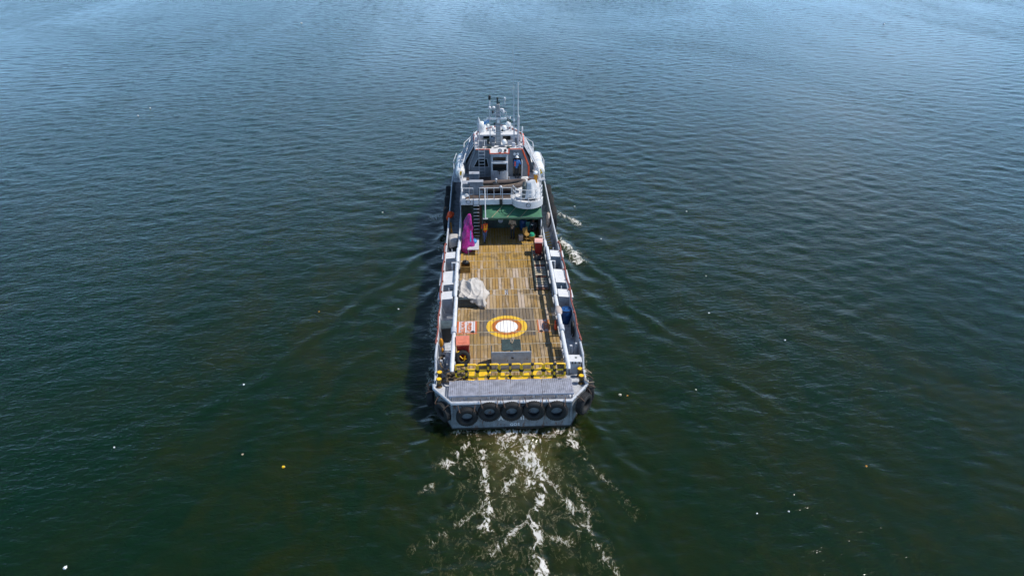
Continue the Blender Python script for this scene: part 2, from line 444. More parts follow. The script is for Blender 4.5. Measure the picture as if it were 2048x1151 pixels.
# plankton and silt patches tint the body of the water
big = noise_(nt, scale_vec(nt, p, (1, 0.6, 1), R(18)), 0.06, 5, 0.6, 0.6)
mid = noise_(nt, scale_vec(nt, p, (1, 0.5, 1), R(-14)), 0.42, 5, 0.62, 0.8)
tint = math_(nt, 'MULTIPLY', ramp_(nt, big, 0.36, 0.62), math_(nt, 'ADD', 0.35, math_(nt, 'MULTIPLY', 0.65, ramp_(nt, mid, 0.42, 0.66))))
spx = N(nt, 'ShaderNodeSeparateXYZ'); nt.links.new(p, spx.inputs[0])
gx = math_(nt, 'MULTIPLY', math_(nt, 'SUBTRACT', spx.outputs[0], 9.0), 0.032)
silt = math_(nt, 'POWER', 2.718, math_(nt, 'MULTIPLY', math_(nt, 'MULTIPLY', gx, gx), -1.0))
calm = N(nt, 'ShaderNodeAttribute', attribute_name='calm').outputs['Fac']
tint = math_(nt, 'ADD', math_(nt, 'ADD', math_(nt, 'MULTIPLY', tint, 0.6), math_(nt, 'MULTIPLY', calm, 0.24)), math_(nt, 'MULTIPLY', math_(nt, 'MULTIPLY', silt, 0.75), math_(nt, 'ADD', 0.45, math_(nt, 'MULTIPLY', ramp_(nt, mid, 0.38, 0.66), 0.55))), None, True)
body = mix_(nt, tint, (0.0001, 0.0158, 0.0058), (0.0105, 0.0185, 0.0020))
body = mix_(nt, math_(nt, 'MULTIPLY', tur, 0.7), body, mix_(nt, mid, (0.004, 0.016, 0.006), (0.034, 0.036, 0.010)))
aer = N(nt, 'ShaderNodeAttribute', attribute_name='aerated').outputs['Fac']
body = mix_(nt, math_(nt, 'MULTIPLY', aer, ramp_(nt, mid, 0.30, 0.62)), body, (0.105, 0.098, 0.032))
# foam: ridged filaments broken up inside the envelope
fp = scale_vec(nt, p, (1.0, 0.62, 1.0), R(4))
def ridge(sc, det, dist):
    n = noise_(nt, fp, sc, det, 0.62, dist)
    return math_(nt, 'SUBTRACT', 1.0, math_(nt, 'MULTIPLY', math_(nt, 'ABSOLUTE', math_(nt, 'SUBTRACT', n, 0.5)), 9.0), None, True)
r1 = ridge(1.0, 7, 1.3); r2 = ridge(2.7, 6, 1.0); n3 = noise_(nt, fp, 8.0, 5, 0.75, 0.6)
fil = math_(nt, 'ADD', math_(nt, 'MULTIPLY', r1, 0.48), math_(nt, 'ADD', math_(nt, 'MULTIPLY', r2, 0.40), math_(nt, 'MULTIPLY', n3, 0.38)))
fv = math_(nt, 'ADD', math_(nt, 'MULTIPLY', att, 0.62), math_(nt, 'MULTIPLY', fil, 0.95))
foam = ramp_(nt, math_(nt, 'MULTIPLY', fv, math_(nt, 'GREATER_THAN', att, 0.03)), 1.04, 1.36)
thin = ramp_(nt, math_(nt, 'MULTIPLY', fv, math_(nt, 'GREATER_THAN', att, 0.03)), 0.80, 1.22)
body = mix_(nt, math_(nt, 'MULTIPLY', thin, 0.55), body, (0.13, 0.115, 0.045))
colr = mix_(nt, foam, body, mix_(nt, foam, (0.42, 0.37, 0.24), (0.64, 0.62, 0.58)))
nt.links.new(colr, b.inputs['Base Color'])
slick = ramp_(nt, noise_(nt, scale_vec(nt, p, (1, 0.35, 1), R(25)), 0.018, 4, 0.6, 0.8), 0.35, 0.65)
rgh = math_(nt, 'ADD', 0.13, math_(nt, 'MULTIPLY', slick, 0.07))
nt.links.new(math_(nt, 'ADD', rgh, math_(nt, 'MULTIPLY', foam, 0.5)), b.inputs['Roughness'])
inp(b, 'IOR', 1.333)
nt.links.new(math_(nt, 'SUBTRACT', 1.0, foam), b.inputs['Subsurface Weight'])
b.inputs['Subsurface Radius'].default_value = (0.7, 1.4, 1.1)
inp(b, 'Subsurface Scale', 3.6)
h1 = noise_(nt, scale_vec(nt, p, (0.62, 1.5, 1), R(14)), 0.95, 3, 0.6, 0.5)
h2 = noise_(nt, scale_vec(nt, p, (0.7, 1.3, 1), R(-12)), 2.6, 3, 0.6, 0.4)
h3 = noise_(nt, scale_vec(nt, p, (0.8, 1.2, 1), R(30)), 7.5, 2, 0.5)
hh = math_(nt, 'ADD', math_(nt, 'MULTIPLY', h1, 0.05), math_(nt, 'ADD', math_(nt, 'MULTIPLY', h2, 0.048), math_(nt, 'MULTIPLY', h3, 0.012)))
hh = math_(nt, 'ADD', math_(nt, 'MULTIPLY', hh, math_(nt, 'SUBTRACT', math_(nt, 'ADD', 0.40, math_(nt, 'MULTIPLY', slick, 0.95)), math_(nt, 'MULTIPLY', calm, 0.3))), math_(nt, 'MULTIPLY', foam, 0.05))
bn = N(nt, 'ShaderNodeBump'); inp(bn, 'Strength', 1.0); inp(bn, 'Distance', 1.0)
nt.links.new(hh, bn.inputs['Height']); nt.links.new(bn.outputs[0], b.inputs['Normal'])
wme.materials.append(m)

# ------------------------------------------------------------------ the vessel
V = thing('supply_vessel', 'grey offshore supply vessel with timber cargo deck steaming away across dark water', 'ship')
DZ, WZ, UZ = 1.60, 1.665, 4.72      # steel deck, top of timber, upper deck
# outline of the deck edge, starboard half, stern to bow: (y, half-width, rail height)
def halfw(y):
    if y < 1.25: return 3.03 + (4.0 - 3.03) * y / 1.25
    if y < 27: return 4.0
    t = min(1, (y - 27) / 11.5)
    return 4.0 * math.sqrt(max(0.0, 1 - t ** 2.3))
def railz(y): return 2.6 + 0.0045 * max(0, y - 20) ** 2
YS = [0, 0.4, 0.85, 1.25, 3, 8, 14, 20, 24, 27, 29, 31, 33, 34.5, 36, 37, 37.8, 38.3, 38.5]
rings = []
for z, sx, yo in ((-1.2, 0.86, 0.5), (0.0, 0.965, 0.0), (0.25, 0.975, 0), (1.0, 0.99, 0), (DZ, 1.0, 0)):
    ring = []
    for y in YS:
        yy = y if y < 27 else 27 + (y - 27) * (0.80 + 0.20 * (z + 1.2) / 2.8)
        ww = 3.03 + (halfw(y) - 3.03) * (0.62 + 0.38 * max(0, z) / DZ) if y < 1.3 else halfw(y) * sx
        ring.append((ww, yy + (yo if y < 1 else 0), z))
    ring += [(-x, y, z_) for x, y, z_ in ring[::-1] if abs(x) > 1e-6]
    rings.append(ring)
MB().loft(rings).build('hull', HULLG, V, smooth=25)
hull = V.children[0]
b1 = MB()
r0 = [(x * 1.004 + (0.012 if x > 0 else -0.012), y - (0.02 if y < 0.01 else 0), z) for x, y, z in rings[1]]
lo = [(x, y, -0.15) for x, y, z in r0]; hi = [(x, y, 0.13) for x, y, z in r0]
n = len(lo); b1.add(lo + hi, [(i, (i + 1) % n, n + (i + 1) % n, n + i) for i in range(n)])
b1.build('boot_band', BOOT, hull, smooth=25)
# steel deck
dk = MB()
half = [(halfw(y) - 0.01, y) for y in YS[:-1]]
poly = [(x, y) for x, y in half] + [(-x, y) for x, y in half[::-1]]
dk.prism(poly, DZ - 0.03, DZ + 0.006)
deck = dk.build('deck_plating', DECKG, V, smooth=0)
# raised edge round the stern: pipe cap
cap = MB()
edge = [(-4.0, 1.35, 1.95), (-3.98, 1.22, 1.74), (-3.03, 0.0, 1.72), (3.03, 0.0, 1.72), (3.98, 1.22, 1.74), (4.0, 1.35, 1.95)]
cap.tube(edge, 0.085, 10)
cap.build('stern_cap_rail', PALE, V)
# transom corner stiffeners
for sx in (-1, 1): MB().box((sx * 3.03, -0.015, 0.95), (0.10, 0.06, 1.4)).build('transom_stiffener', HULLG, hull)

# bulwarks
def bulwark(sx):
    mb = MB(); ys = [1.3, 1.8, 2.4, 2.8] + list(np.arange(3, 27.1, 2.0)) + [28, 29.5, 31, 32.5, 34, 35.2, 36.3, 37.2, 37.9, 38.3]
    top = []
    inn, out = [], []
    for y in ys:
        w = halfw(y) - 0.03; z = railz(y)
        if y < 2.81: z = 1.80 + 0.14 * (y - 1.3) if y < 2.5 else 2.6
        out.append((sx * w, y, z)); inn.append((sx * max(0.02, w - 0.07), y, z)); top.append((sx * (w - 0.035), y, z + 0.02))
    rg = [[(o[0], o[1], DZ), o, i, (i[0], i[1], DZ)] for o, i in zip(out, inn)]
    mb.loft(rg)
    o = mb.build('bulwark', GREY, V, smooth=30)
    MB().tube(top, 0.062, 8).build('rail_cap', PALE, o)
    for y in np.arange(3.0, 30, 1.35):
        bs = MB()
        x0 = sx * (halfw(y) - 0.10)
        bs.add([(x0, y - .02, DZ), (x0 - sx * 0.28, y - .02, DZ), (x0, y - .02, 2.45), (x0, y + .02, DZ), (x0 - sx * 0.28, y + .02, DZ), (x0, y + .02, 2.45)],
               [(0, 1, 2), (3, 5, 4), (0, 3, 4, 1), (1, 4, 5, 2), (0, 2, 5, 3)])
        bs.build('bulwark_stay', GREY, o)
    # red fire main along the rail
    fm = MB(); pts = []
    for y in np.arange(3.9, 16.6, 0.45):
        pts.append((sx * (3.96 + 0.03 * math.sin(y * 2.1) + (0.05 if y > 8.5 else 0)), y, 2.73 + 0.02 * math.sin(y * 3.3)))
    fm.tube(pts, 0.045, 6); fm.build('fire_main', RUSTRED, o)
    for y in np.arange(4.2, 16.4, 1.35):
        MB().box((sx * 3.96, y, 2.70), (0.13, 0.10, 0.15)).build('pipe_clamp', RUSTRED, o, bevel=0.01)
    return o
for sx in (-1, 1): bulwark(sx)

# vent boxes between rail and bulwark: top proud of the rail, chamfered outboard
for sx in (-1, 1):
    for y0, y1 in ((14.3, 15.2), (10.65, 12.4), (8.85, 9.75)):
        xi, xo = 3.26, 4.13
        pr = [(xi, DZ), (3.86, DZ), (3.86, 2.0), (xo, 2.30), (xo, 2.58), (xi, 2.66)]
        mb = MB(); mb.loft([[(sx * x, y, z) for x, z in pr] for y in (y0, y1)])
        vb = mb.build('vent_box', GREY, V, bevel=0.012)
        MB().add([(sx * (xi - .015), y0 - .02, 2.665), (sx * (xo + .02), y0 - .02, 2.585), (sx * (xo + .02), y1 + .02, 2.585), (sx * (xi - .015), y1 + .02, 2.665),
                  (sx * (xi - .015), y0 - .02, 2.685), (sx * (xo + .02), y0 - .02, 2.605), (sx * (xo + .02), y1 + .02, 2.605), (sx * (xi - .015), y1 + .02, 2.685)],
                 [(0, 1, 2, 3), (4, 7, 6, 5), (0, 4, 5, 1), (1, 5, 6, 2), (2, 6, 7, 3), (3, 7, 4, 0)]).build('vent_top', WHITE, vb, bevel=0.01)  # one paint on box and top; sunlit top coloured whiter than shaded sides
        if y1 - y0 < 1:
            MB().tube([(sx * 3.5, y1 + .06, DZ), (sx * 3.5, y1 + .06, 2.85)], 0.03, 6).build('sounding_pipe', PALE, vb)
    # rusty pipework between first and second box
    MB().tube([(sx * 3.35, 13.3, 2.0), (sx * 3.85, 13.3, 2.0)], 0.16, 10).tube([(sx * 3.6, 12.9, DZ), (sx * 3.6, 12.9, 2.2)], 0.12, 8).build('valve_pipe', COPPER, V)

# cargo rails: stepped heavy pipe on plated stanchions
for sx in (-1, 1):
    cr = MB()
    for y in np.arange(2.4, 18.8, 1.2):
        cr.box((sx * 3.10, y, 2.12), (0.10, 0.14, 1.04))
    c0 = cr.build('cargo_rail', GREY, V, bevel=0.01)
    for k, y in enumerate(np.arange(2.4, 17.9, 1.2)):
        if k in (2,): continue
        MB().box((sx * 3.115, y + 0.6, 2.08), (0.035, 0.98, 0.66)).build('rail_panel', GREY if k % 3 else DARKG, c0, bevel=0.008)
    segs = [(1.55, 4.9, 2.66), (4.9, 7.6, 2.72), (7.6, 8.95, 2.70), (9.0, 10.7, 2.80), (10.75, 13.2, 2.86), (13.7, 15.6, 2.76), (15.6, 16.7, 2.70)]
    for y0, y1, z in segs:
        off = 0.05 if z > 2.75 else 0.0
        MB().tube([(sx * (3.03 + off), y0, z - 0.10), (sx * (3.03 + off), y0 + 0.12, z), (sx * (3.03 + off), y1 - 0.12, z), (sx * (3.03 + off), y1, z - 0.10)], [0.09, 0.115, 0.115, 0.09], 12).build('rail_pipe', WHITE, c0)
    MB().tube([(sx * 3.06, 16.7, 2.6), (sx * 3.06, 22, 2.6)], 0.06, 10).build('rail_pipe', PALE, c0)
    MB().tube([(sx * 3.05, 13.25, 2.84), (sx * 3.42, 13.25, 2.84), (sx * 3.42, 13.25, 2.2)], 0.055, 8).build('rail_return', WHITE, c0)
    MB().tube([(sx * 3.04, 4.95, 2.70), (sx * 3.04, 5.4, 2.75)], 0.16, 12).build('rail_sleeve', PALE, c0, bevel=0.01)
    for y in (3.0, 3.75):
        MB().lathe([(0.10, -0.02), (0.15, 0.0), (0.15, 0.05), (0.10, 0.06)], (sx * 2.97, y, 2.0), 'X', 12).build('freeing_cover', PALE, c0)
    MB().tube([(sx * 3.0, 17.2, 1.62), (sx * 3.0, 17.2, 2.62)], 0.05, 8).build('rail_post', PALE, c0)

# ------------------------------------------------------------------ timber deck
m, nt, b = nodes_of('weathered_deck_timber')
p = wpos(nt)
sep = N(nt, 'ShaderNodeSeparateXYZ'); nt.links.new(p, sep.inputs[0])
px_, py_ = sep.outputs[0], sep.outputs[1]
oi = N(nt, 'ShaderNodeObjectInfo').outputs['Random']
ri = N(nt, 'ShaderNodeNewGeometry').outputs['Random Per Island']
rnd = math_(nt, 'FRACT', math_(nt, 'ADD', math_(nt, 'MULTIPLY', oi, 7.31), ri))
rnd2 = math_(nt, 'FRACT', math_(nt, 'MULTIPLY', rnd, 17.77))
gr = noise_(nt, scale_vec(nt, p, (26, 1.6, 1)), 1.0, 5, 0.65, 0.3)
st_ = noise_(nt, scale_vec(nt, p, (3.2, 0.55, 1)), 1.0, 6, 0.65, 0.6)
blot = noise_(nt, p, 0.75, 5, 0.62, 0.4)
cA = mix_(nt, ramp_(nt, rnd, 0.30, 0.62), (0.345, 0.205, 0.058), (0.40, 0.285, 0.155))
cA = mix_(nt, math_(nt, 'GREATER_THAN', rnd2, 0.86), cA, (0.24, 0.155, 0.06))
cA = mix_(nt, math_(nt, 'LESS_THAN', rnd2, 0.13), cA, (0.47, 0.375, 0.29))
gold = ramp_(nt, math_(nt, 'ADD', py_, math_(nt, 'MULTIPLY', st_, 2.2)), 14.6, 17.2)
cA = mix_(nt, math_(nt, 'MULTIPLY', gold, 0.72), cA, (0.40, 0.235, 0.035))
aft = math_(nt, 'SUBTRACT', 1.0, ramp_(nt, math_(nt, 'ADD', py_, math_(nt, 'MULTIPLY', st_, 3.0)), 7.5, 12.0))
cA = mix_(nt, math_(nt, 'MULTIPLY', aft, 0.5), cA, (0.27, 0.175, 0.06))
cA = mix_(nt, math_(nt, 'MULTIPLY', ramp_(nt, gr, 0.45, 0.8), 0.5), cA, (0.13, 0.085, 0.035))
cA = mix_(nt, math_(nt, 'MULTIPLY', ramp_(nt, st_, 0.50, 0.74), 0.75), cA, (0.095, 0.066, 0.028))
pale = noise_(nt, scale_vec(nt, p, (7, 0.9, 1)), 1.0, 5, 0.7, 0.4)
cA = mix_(nt, math_(nt, 'MULTIPLY', ramp_(nt, pale, 0.52, 0.72), 0.6), cA, (0.50, 0.41, 0.34))
cA = mix_(nt, math_(nt, 'MULTIPLY', ramp_(nt, blot, 0.51, 0.68), 0.68), cA, (0.105, 0.075, 0.036))
# grey non-skid pad round the landing mark
def band(v, a, c_, soft=0.02):
    return math_(nt, 'MULTIPLY', ramp_(nt, v, a - soft, a + soft), math_(nt, 'SUBTRACT', 1.0, ramp_(nt, v, c_ - soft, c_ + soft)))
wear = ramp_(nt, math_(nt, 'ADD', st_, math_(nt, 'MULTIPLY', rnd, 0.25)), 0.42, 0.72)
pad = math_(nt, 'MULTIPLY', band(px_, -1.64, 1.70), band(py_, 6.15, 9.2))
pad = math_(nt, 'MULTIPLY', pad, math_(nt, 'SUBTRACT', 0.97, math_(nt, 'MULTIPLY', wear, 0.45)))
cA = mix_(nt, pad, cA, mix_(nt, rnd2, (0.066, 0.063, 0.063), (0.115, 0.106, 0.10)))
# stencilled boxes either side
def box_mark(x0, x1, y0, y1, wx, amount):
    global cA
    inner = math_(nt, 'MULTIPLY', band(px_, x0 + wx, x1 - wx), band(py_, y0 + 0.10, y1 - 0.08))
    outer = math_(nt, 'MULTIPLY', band(px_, x0, x1), band(py_, y0, y1))
    k = math_(nt, 'SUBTRACT', amount, math_(nt, 'MULTIPLY', wear, 1.0 - amount))
    cA = mix_(nt, math_(nt, 'MULTIPLY', outer, k), cA, (0.55, 0.12, 0.03))
    cA = mix_(nt, math_(nt, 'MULTIPLY', inner, k), cA, (0.62, 0.62, 0.66))
box_mark(-2.98, -1.76, 6.42, 7.85, 0.13, 0.96)
box_mark(1.80, 2.55, 6.42, 7.9, 0.12, 0.70)
# round landing mark
cx_ = math_(nt, 'SUBTRACT', px_, 0.0); cy_ = math_(nt, 'SUBTRACT', py_, 7.14)
rr = math_(nt, 'SQRT', math_(nt, 'ADD', math_(nt, 'MULTIPLY', cx_, cx_), math_(nt, 'MULTIPLY', cy_, cy_)))
rr = math_(nt, 'ADD', rr, math_(nt, 'MULTIPLY', math_(nt, 'SUBTRACT', gr, 0.5), 0.05))
inside = lambda r_: math_(nt, 'SUBTRACT', 1.0, ramp_(nt, rr, r_ - 0.015, r_ + 0.015))
sc = math_(nt, 'SUBTRACT', 1.0, math_(nt, 'MULTIPLY', math_(nt, 'ADD', ramp_(nt, gr, 0.52, 0.78), ramp_(nt, st_, 0.5, 0.7), None, True), 0.36))
cA = mix_(nt, math_(nt, 'MULTIPLY', inside(1.22), sc), cA, (0.76, 0.47, 0.03))
cA = mix_(nt, math_(nt, 'MULTIPLY', inside(0.91), sc), cA, (0.42, 0.12, 0.018))
cA = mix_(nt, inside(0.66), cA, (0.86, 0.84, 0.82))
nt.links.new(cA, b.inputs['Base Color']); inp(b, 'Roughness', 0.75)
bn = N(nt, 'ShaderNodeBump'); inp(bn, 'Strength', 0.6); inp(bn, 'Distance', 0.02)
nt.links.new(gr, bn.inputs['Height']); nt.links.new(bn.outputs[0], b.inputs['Normal'])
WOOD = m

dw = thing('timber_deck', None, None); dw.parent = V
ROWS = [1.62, 2.62, 3.9, 5.3, 6.58, 7.85, 9.23, 10.92, 11.62, 13.2, 14.54, 15.77, 17.02, 18.37, 19.8, 21.3]
NX, XA, XB = 30, -2.98, 3.02
pw = (XB - XA) / NX
def plank_mesh(L, w):
    mb = MB().bx(-w / 2, w / 2, -L / 2, L / 2, 0, 0.06)
    me = bpy.data.meshes.new('plank'); me.from_pydata(mb.v, [], mb.f)
    bb = bmesh.new(); bb.from_mesh(me); bmesh.ops.recalc_face_normals(bb, faces=bb.faces)
    bmesh.ops.bevel(bb, geom=[e for e in bb.edges if abs(e.verts[0].co.z - 0.06) < 1e-5 and abs(e.verts[1].co.z - 0.06) < 1e-5], offset=0.010, segments=1, affect='EDGES')
    bb.to_mesh(me); bb.free(); me.materials.append(WOOD)
    return me
rest = MB()
for r in range(len(ROWS) - 1):
    y0, y1 = ROWS[r] + 0.035, ROWS[r + 1] - 0.035
    L = y1 - y0
    shift = random.uniform(-0.05, 0.05)
    if r < 10: pme = plank_mesh(L, pw - 0.020)
    for i in range(NX):
        x = XA + (i + 0.5) * pw
        if r == 7 and i in (9, 15): continue            # lashing pockets
        dzr = random.uniform(-0.008, 0.008)
        if r < 10:
            o = bpy.data.objects.new('plank', pme); COL.objects.link(o); o.parent = dw
            o.location = (x, (y0 + y1) / 2 + random.uniform(-.008, .008), 1.609 + dzr); o.rotation_euler = (random.uniform(-.002, .002), random.uniform(-.02, .02), random.uniform(-.003, .003))
        else:
            rest.bx(x - pw / 2 + .01, x + pw / 2 - .01, y0, y1, 1.609, 1.667 + dzr)
pr_ = rest.build('planking', WOOD, dw, smooth=0); pr_['kind'] = 'stuff'
for y in ROWS[1:-2]:
    MB().bx(XA, XB, y - 0.026, y + 0.026, 1.609, 1.662).build('joint_bar', BAR, dw, bevel=0.006)
for i in (9, 15):
    x = XA + (i + 0.5) * pw
    MB().tube([(x, 11.0, 1.64), (x + 0.04, 11.25, 1.72), (x, 11.5, 1.64)], 0.02, 6).build('lashing_ring', COPPER, dw)
# yellow painted characters on the aft planks
def flat(poly, name='deck_letter', mat=YELDECK, z=1.679):
    MB().add([(x, y, z) for x, y in poly], [tuple(range(len(poly)))]).build(name, mat, dw, smooth=0)
def ringseg(cx, cy, rx, ry, w, a0, a1, n=26):
    mb = MB(); vs = []
    for i in range(n + 1):
        a = R(a0 + (a1 - a0) * i / n)
        vs += [(cx + rx * math.cos(a), cy + ry * math.sin(a), 1.679), (cx + (rx - w) * math.cos(a), cy + (ry - w) * math.sin(a), 1.679)]
    mb.add(vs, [(2 * i, 2 * i + 1, 2 * i + 3, 2 * i + 2) for i in range(n)]).build('deck_letter', YELDECK, dw, smooth=0)
flat([(-2.30, 2.96), (-1.88, 2.96), (-1.90, 1.90), (-2.22, 1.90), (-2.22, 2.1)])
flat([(-1.68, 2.90), (-1.02, 2.90), (-1.02, 2.52), (-1.36, 2.36), (-1.36, 1.88), (-1.68, 1.88)])
flat([(-1.14, 2.30), (-0.72, 2.20), (-0.78, 2.0), (-1.14, 2.02)])
flat([(-0.62, 2.55), (-0.28, 2.55), (-0.28, 1.92), (-0.62, 1.92)])
ringseg(0.42, 2.36, 0.62, 0.60, 0.30, 180, 375)
ringseg(1.78, 2.34, 0.62, 0.62, 0.26, 20, 340)
# stencils in the boxes: reading from bow to stern
mz = lambda x, y: Matrix.Translation((x, y, 1.681)) @ Matrix.Rotation(R(-90), 4, 'Z')
text_mesh('deck_lettering', 'WATER', 0.36, ORTEXT, dw, mz(-2.62, 7.12))
text_mesh('deck_lettering', 'FRESH', 0.36, ORTEXT, dw, mz(-2.25, 7.12))
text_mesh('deck_lettering', 'FUEL', 0.42, ORTEXT, dw, mz(2.32, 7.15))
for x, y in ((-2.02, 6.62), (2.02, 6.55)):
    MB().lathe([(0.10, 1.672), (0.11, 1.69), (0.05, 1.70), (0.045, 1.675)], (x, y, 0), 'Z', 14).build('deck_eye', BLACK, dw)

# stern letters on the transom
vm = lambda x, z: Matrix.Translation((x, -0.013, z)) @ Matrix.Rotation(R(90), 4, 'X')
text_mesh('transom_lettering', 'A', 0.37, LETTER, hull, vm(-0.545, 0.69))
text_mesh('transom_lettering', 'I', 0.37, LETTER, hull, vm(0.49, 0.69))
text_mesh('transom_lettering', 'I', 0.37, LETTER, hull, vm(0.61, 0.69))
text_mesh('transom_lettering', 'GOS', 0.235, LETTER, hull, vm(0.16, 0.27), spacing=1.12)
MB().bx(-0.36, -0.28, -0.018, -0.010, 0.58, 0.63).build('transom_lettering', LETTER, hull)
MB().bx(-0.32, -0.24, -0.018, -0.010, 0.19, 0.22).build('worn_mark', FAINT, hull)

# stern grating platform
gp = thing('stern_grating', None, None); gp.parent = V
for k in range(4):
    x0 = -3.2 + k * 1.6
    mb = MB()
    for i in range(16):
        xx = x0 + 0.05 + i * 0.1
        mb.bx(xx - 0.012, xx + 0.012, 0.34, 1.56, 1.90, 1.945)
    for j in range(25):
        yy = 0.36 + j * 0.05
        mb.bx(x0 + 0.01, x0 + 1.59, yy - 0.014, yy + 0.014, 1.903, 1.942)
    mb.bx(x0 + 0.01, x0 + 1.59, 0.32, 0.35, 1.86, 1.95).bx(x0 + 0.01, x0 + 1.59, 1.55, 1.58, 1.86, 1.95)
    mb.build('grating_panel', GRATE, gp, smooth=0)
for x in (-3.1, -2.3, -1.15, 0, 1.15, 2.3, 3.1):
    MB().box((x, 0.36, 1.74), (0.07, 0.07, 0.28)).build('grating_leg', GREY, gp)
MB().bx(-3.19, 3.19, 0.3, 1.6, 1.615, 1.63).build('under_plate', DECKG, gp)
# bollards, posts
for sx in (-1, 1):
    for y in (1.55, 2.15):
        bo = MB().lathe([(0.15, DZ), (0.15, DZ + 0.05), (0.10, DZ + 0.06), (0.10, DZ + 0.42), (0.155, DZ + 0.46), (0.155, DZ + 0.52)], (sx * 3.72, y, 0), 'Z', 14).build('bollard', BOLL, V)
        MB().lathe([(0.125, DZ + 0.521), (0.12, DZ + 0.535), (0.02, DZ + 0.54)], (sx * 3.72, y, 0), 'Z', 14).build('bollard_cap', YELLOW, bo)
        MB().lathe([(0.103, DZ + 0.12), (0.104, DZ + 0.26)], (sx * 3.72, y, 0), 'Z', 14).build('bollard_band', BLACK, bo)
for x, y in ((3.42, 3.8), (3.74, 4.0), (-3.68, 3.1), (-3.5, 3.3)):
    MB().box((x, y, 2.05 if x > 0 else 1.9), (0.14, 0.14, 0.9 if x > 0 else 0.6)).build('deck_post', PALE if x > 0 else GREY, V, bevel=0.015)
for y, l_ in ((4.5, .5), (3.7, .4)): MB().box((-3.42, y, 1.625), (0.14, l_, 0.03)).build('walkway_plate', WHITE, V, bevel=0.004)
# yellow hazard stripes on the starboard walkway
hz = MB()
for i in range(7):
    y = 17.4 + i * 0.45
    hz.add([(3.22, y, 1.611), (3.72, y + 0.25, 1.611), (3.72, y + 0.48, 1.611), (3.22, y + 0.23, 1.611)], [(0, 1, 2, 3)])
hz.build('hazard_stripes', OLDYEL, V, smooth=0)

# towing shelter: plate with wing gussets and a pedestal control panel
ts = thing('towing_screen', None, None); ts.parent = V
MB().bx(-0.97, 1.18, 2.88, 2.93, 1.67, 2.78).build('screen_plate', GREY, ts, bevel=0.01)
for x in (-0.95, 1.16):
    MB().add([(x - .02, 2.93, 1.67), (x - .02, 3.9, 1.67), (x - .02, 3.55, 2.78), (x - .02, 2.93, 2.78), (x + .02, 2.93, 1.67), (x + .02, 3.9, 1.67), (x + .02, 3.55, 2.78), (x + .02, 2.93, 2.78)],
             [(0, 1, 2, 3), (4, 7, 6, 5), (0, 4, 5, 1), (1, 5, 6, 2), (2, 6, 7, 3), (3, 7, 4, 0)]).build('screen_gusset', DARKG, ts, bevel=0.008)
MB().box((0.14, 4.02, 2.46), (1.06, 1.0, 0.05), rx=R(3)).build('control_panel', DARKG, ts, bevel=0.04)
MB().box((0.16, 3.2, 2.4), (0.12, 0.7, 0.08)).box((0.16, 3.9, 2.05), (0.16, 0.16, 0.78)).build('panel_bracket', BLACK, ts)
MB().tube([(0.10, 4.75, 1.70), (0.14, 4.5, 2.50), (0.13, 4.15, 2.52), (0.17, 4.08, 2.53), (0.22, 4.18, 2.52), (0.28, 4.5, 2.51), (0.30, 4.8, 1.70)], 0.022, 6).build('panel_cord', TAN, ts)

# ------------------------------------------------------------------ deckhouse, upper deck
dh = MB(); pts = [(-2.95, 21.3), (2.95, 21.3), (2.95, 30.5), (2.2, 33), (-2.2, 33), (-2.95, 30.5)]
dh.prism(pts, DZ, UZ - 0.12)
house = dh.build('deckhouse', SHADEW, V, bevel=0.02)
for sx in (-1, 1):
    MB().bx(sx * 2.97 - .03, sx * 2.97 + .03, 19.35, 21.4, DZ, UZ - 0.10).build('side_screen', GREY, house, bevel=0.01)
MB().bx(-1.75, -1.45, 21.24, 21.29, DZ, 4.3).build('rust_panel', COPPER, house)
MB().bx(-1.1, -0.3, 21.24, 21.29, DZ + .1, 3.6).build('deckhouse_door', DARKG, house, bevel=0.02)
MB().bx(1.5, 2.3, 21.24, 21.29, DZ + .1, 3.6).build('deckhouse_door', DARKG, house, bevel=0.02)
MB().lathe([(0.19, 0), (0.19, 0.03), (0.02, 0.05)], (0.0, 21.2, 2.3), 'Y', 14).build('wall_fan', PALE, house)
MB().bx(-2.55, -2.05, 21.22, 21.27, 4.15, 4.22).build('strip_lamp', PALE, house)
ld = MB()
for x in (-2.02, -1.60): ld.tube([(x, 19.28, 1.7), (x, 19.28, UZ + 0.9)], 0.022, 6)
lad = ld.build('deck_ladder', DARKG, house)
for i in range(12):
    MB().tube([(-2.02, 19.27, 1.95 + i * 0.27), (-1.60, 19.27, 1.95 + i * 0.27)], 0.024, 6).build('rung', WHITE, lad)
# upper deck slab with rounded monitor platform to starboard
TCX, TCY, TR = 1.95, 19.62, 1.12
arc = [(TCX + TR * math.cos(R(a)), TCY + TR * math.sin(R(a))) for a in range(180, 361, 10)]
ud = [(-2.92, 19.3), (TCX - TR, 19.3)] + arc[1:] + [(3.07, 24), (3.07, 29), (2.3, 32), (-2.3, 32), (-2.92, 29)]
udk = MB().prism(ud, UZ - 0.30, UZ).build('upper_deck', WHITE, V, bevel=0.02)
MB().bx(-2.6, 0.75, 19.75, 24.3, UZ + .002, UZ + .010).build('shaded_deck_sheet', UDECK, udk, smooth=0)  # brown deck, its tone darkened for the shade beneath the rescue boat
lip = MB()
lip.bx(-2.92, TCX - TR + .02, 19.285, 19.33, UZ - 0.05, UZ + 0.10)
lip.build('deck_coaming', WHITE, udk)
band_ = MB(); vs = []
for i, a in enumerate(range(180, 361, 10)):
    for r_, z in ((TR + .02, UZ - .34), (TR + .02, UZ + .16), (TR - .03, UZ + .16), (TR - .03, UZ - .34)):
        vs.append((TCX + r_ * math.cos(R(a)), TCY + r_ * math.sin(R(a)), z))
n = len(vs) // 4
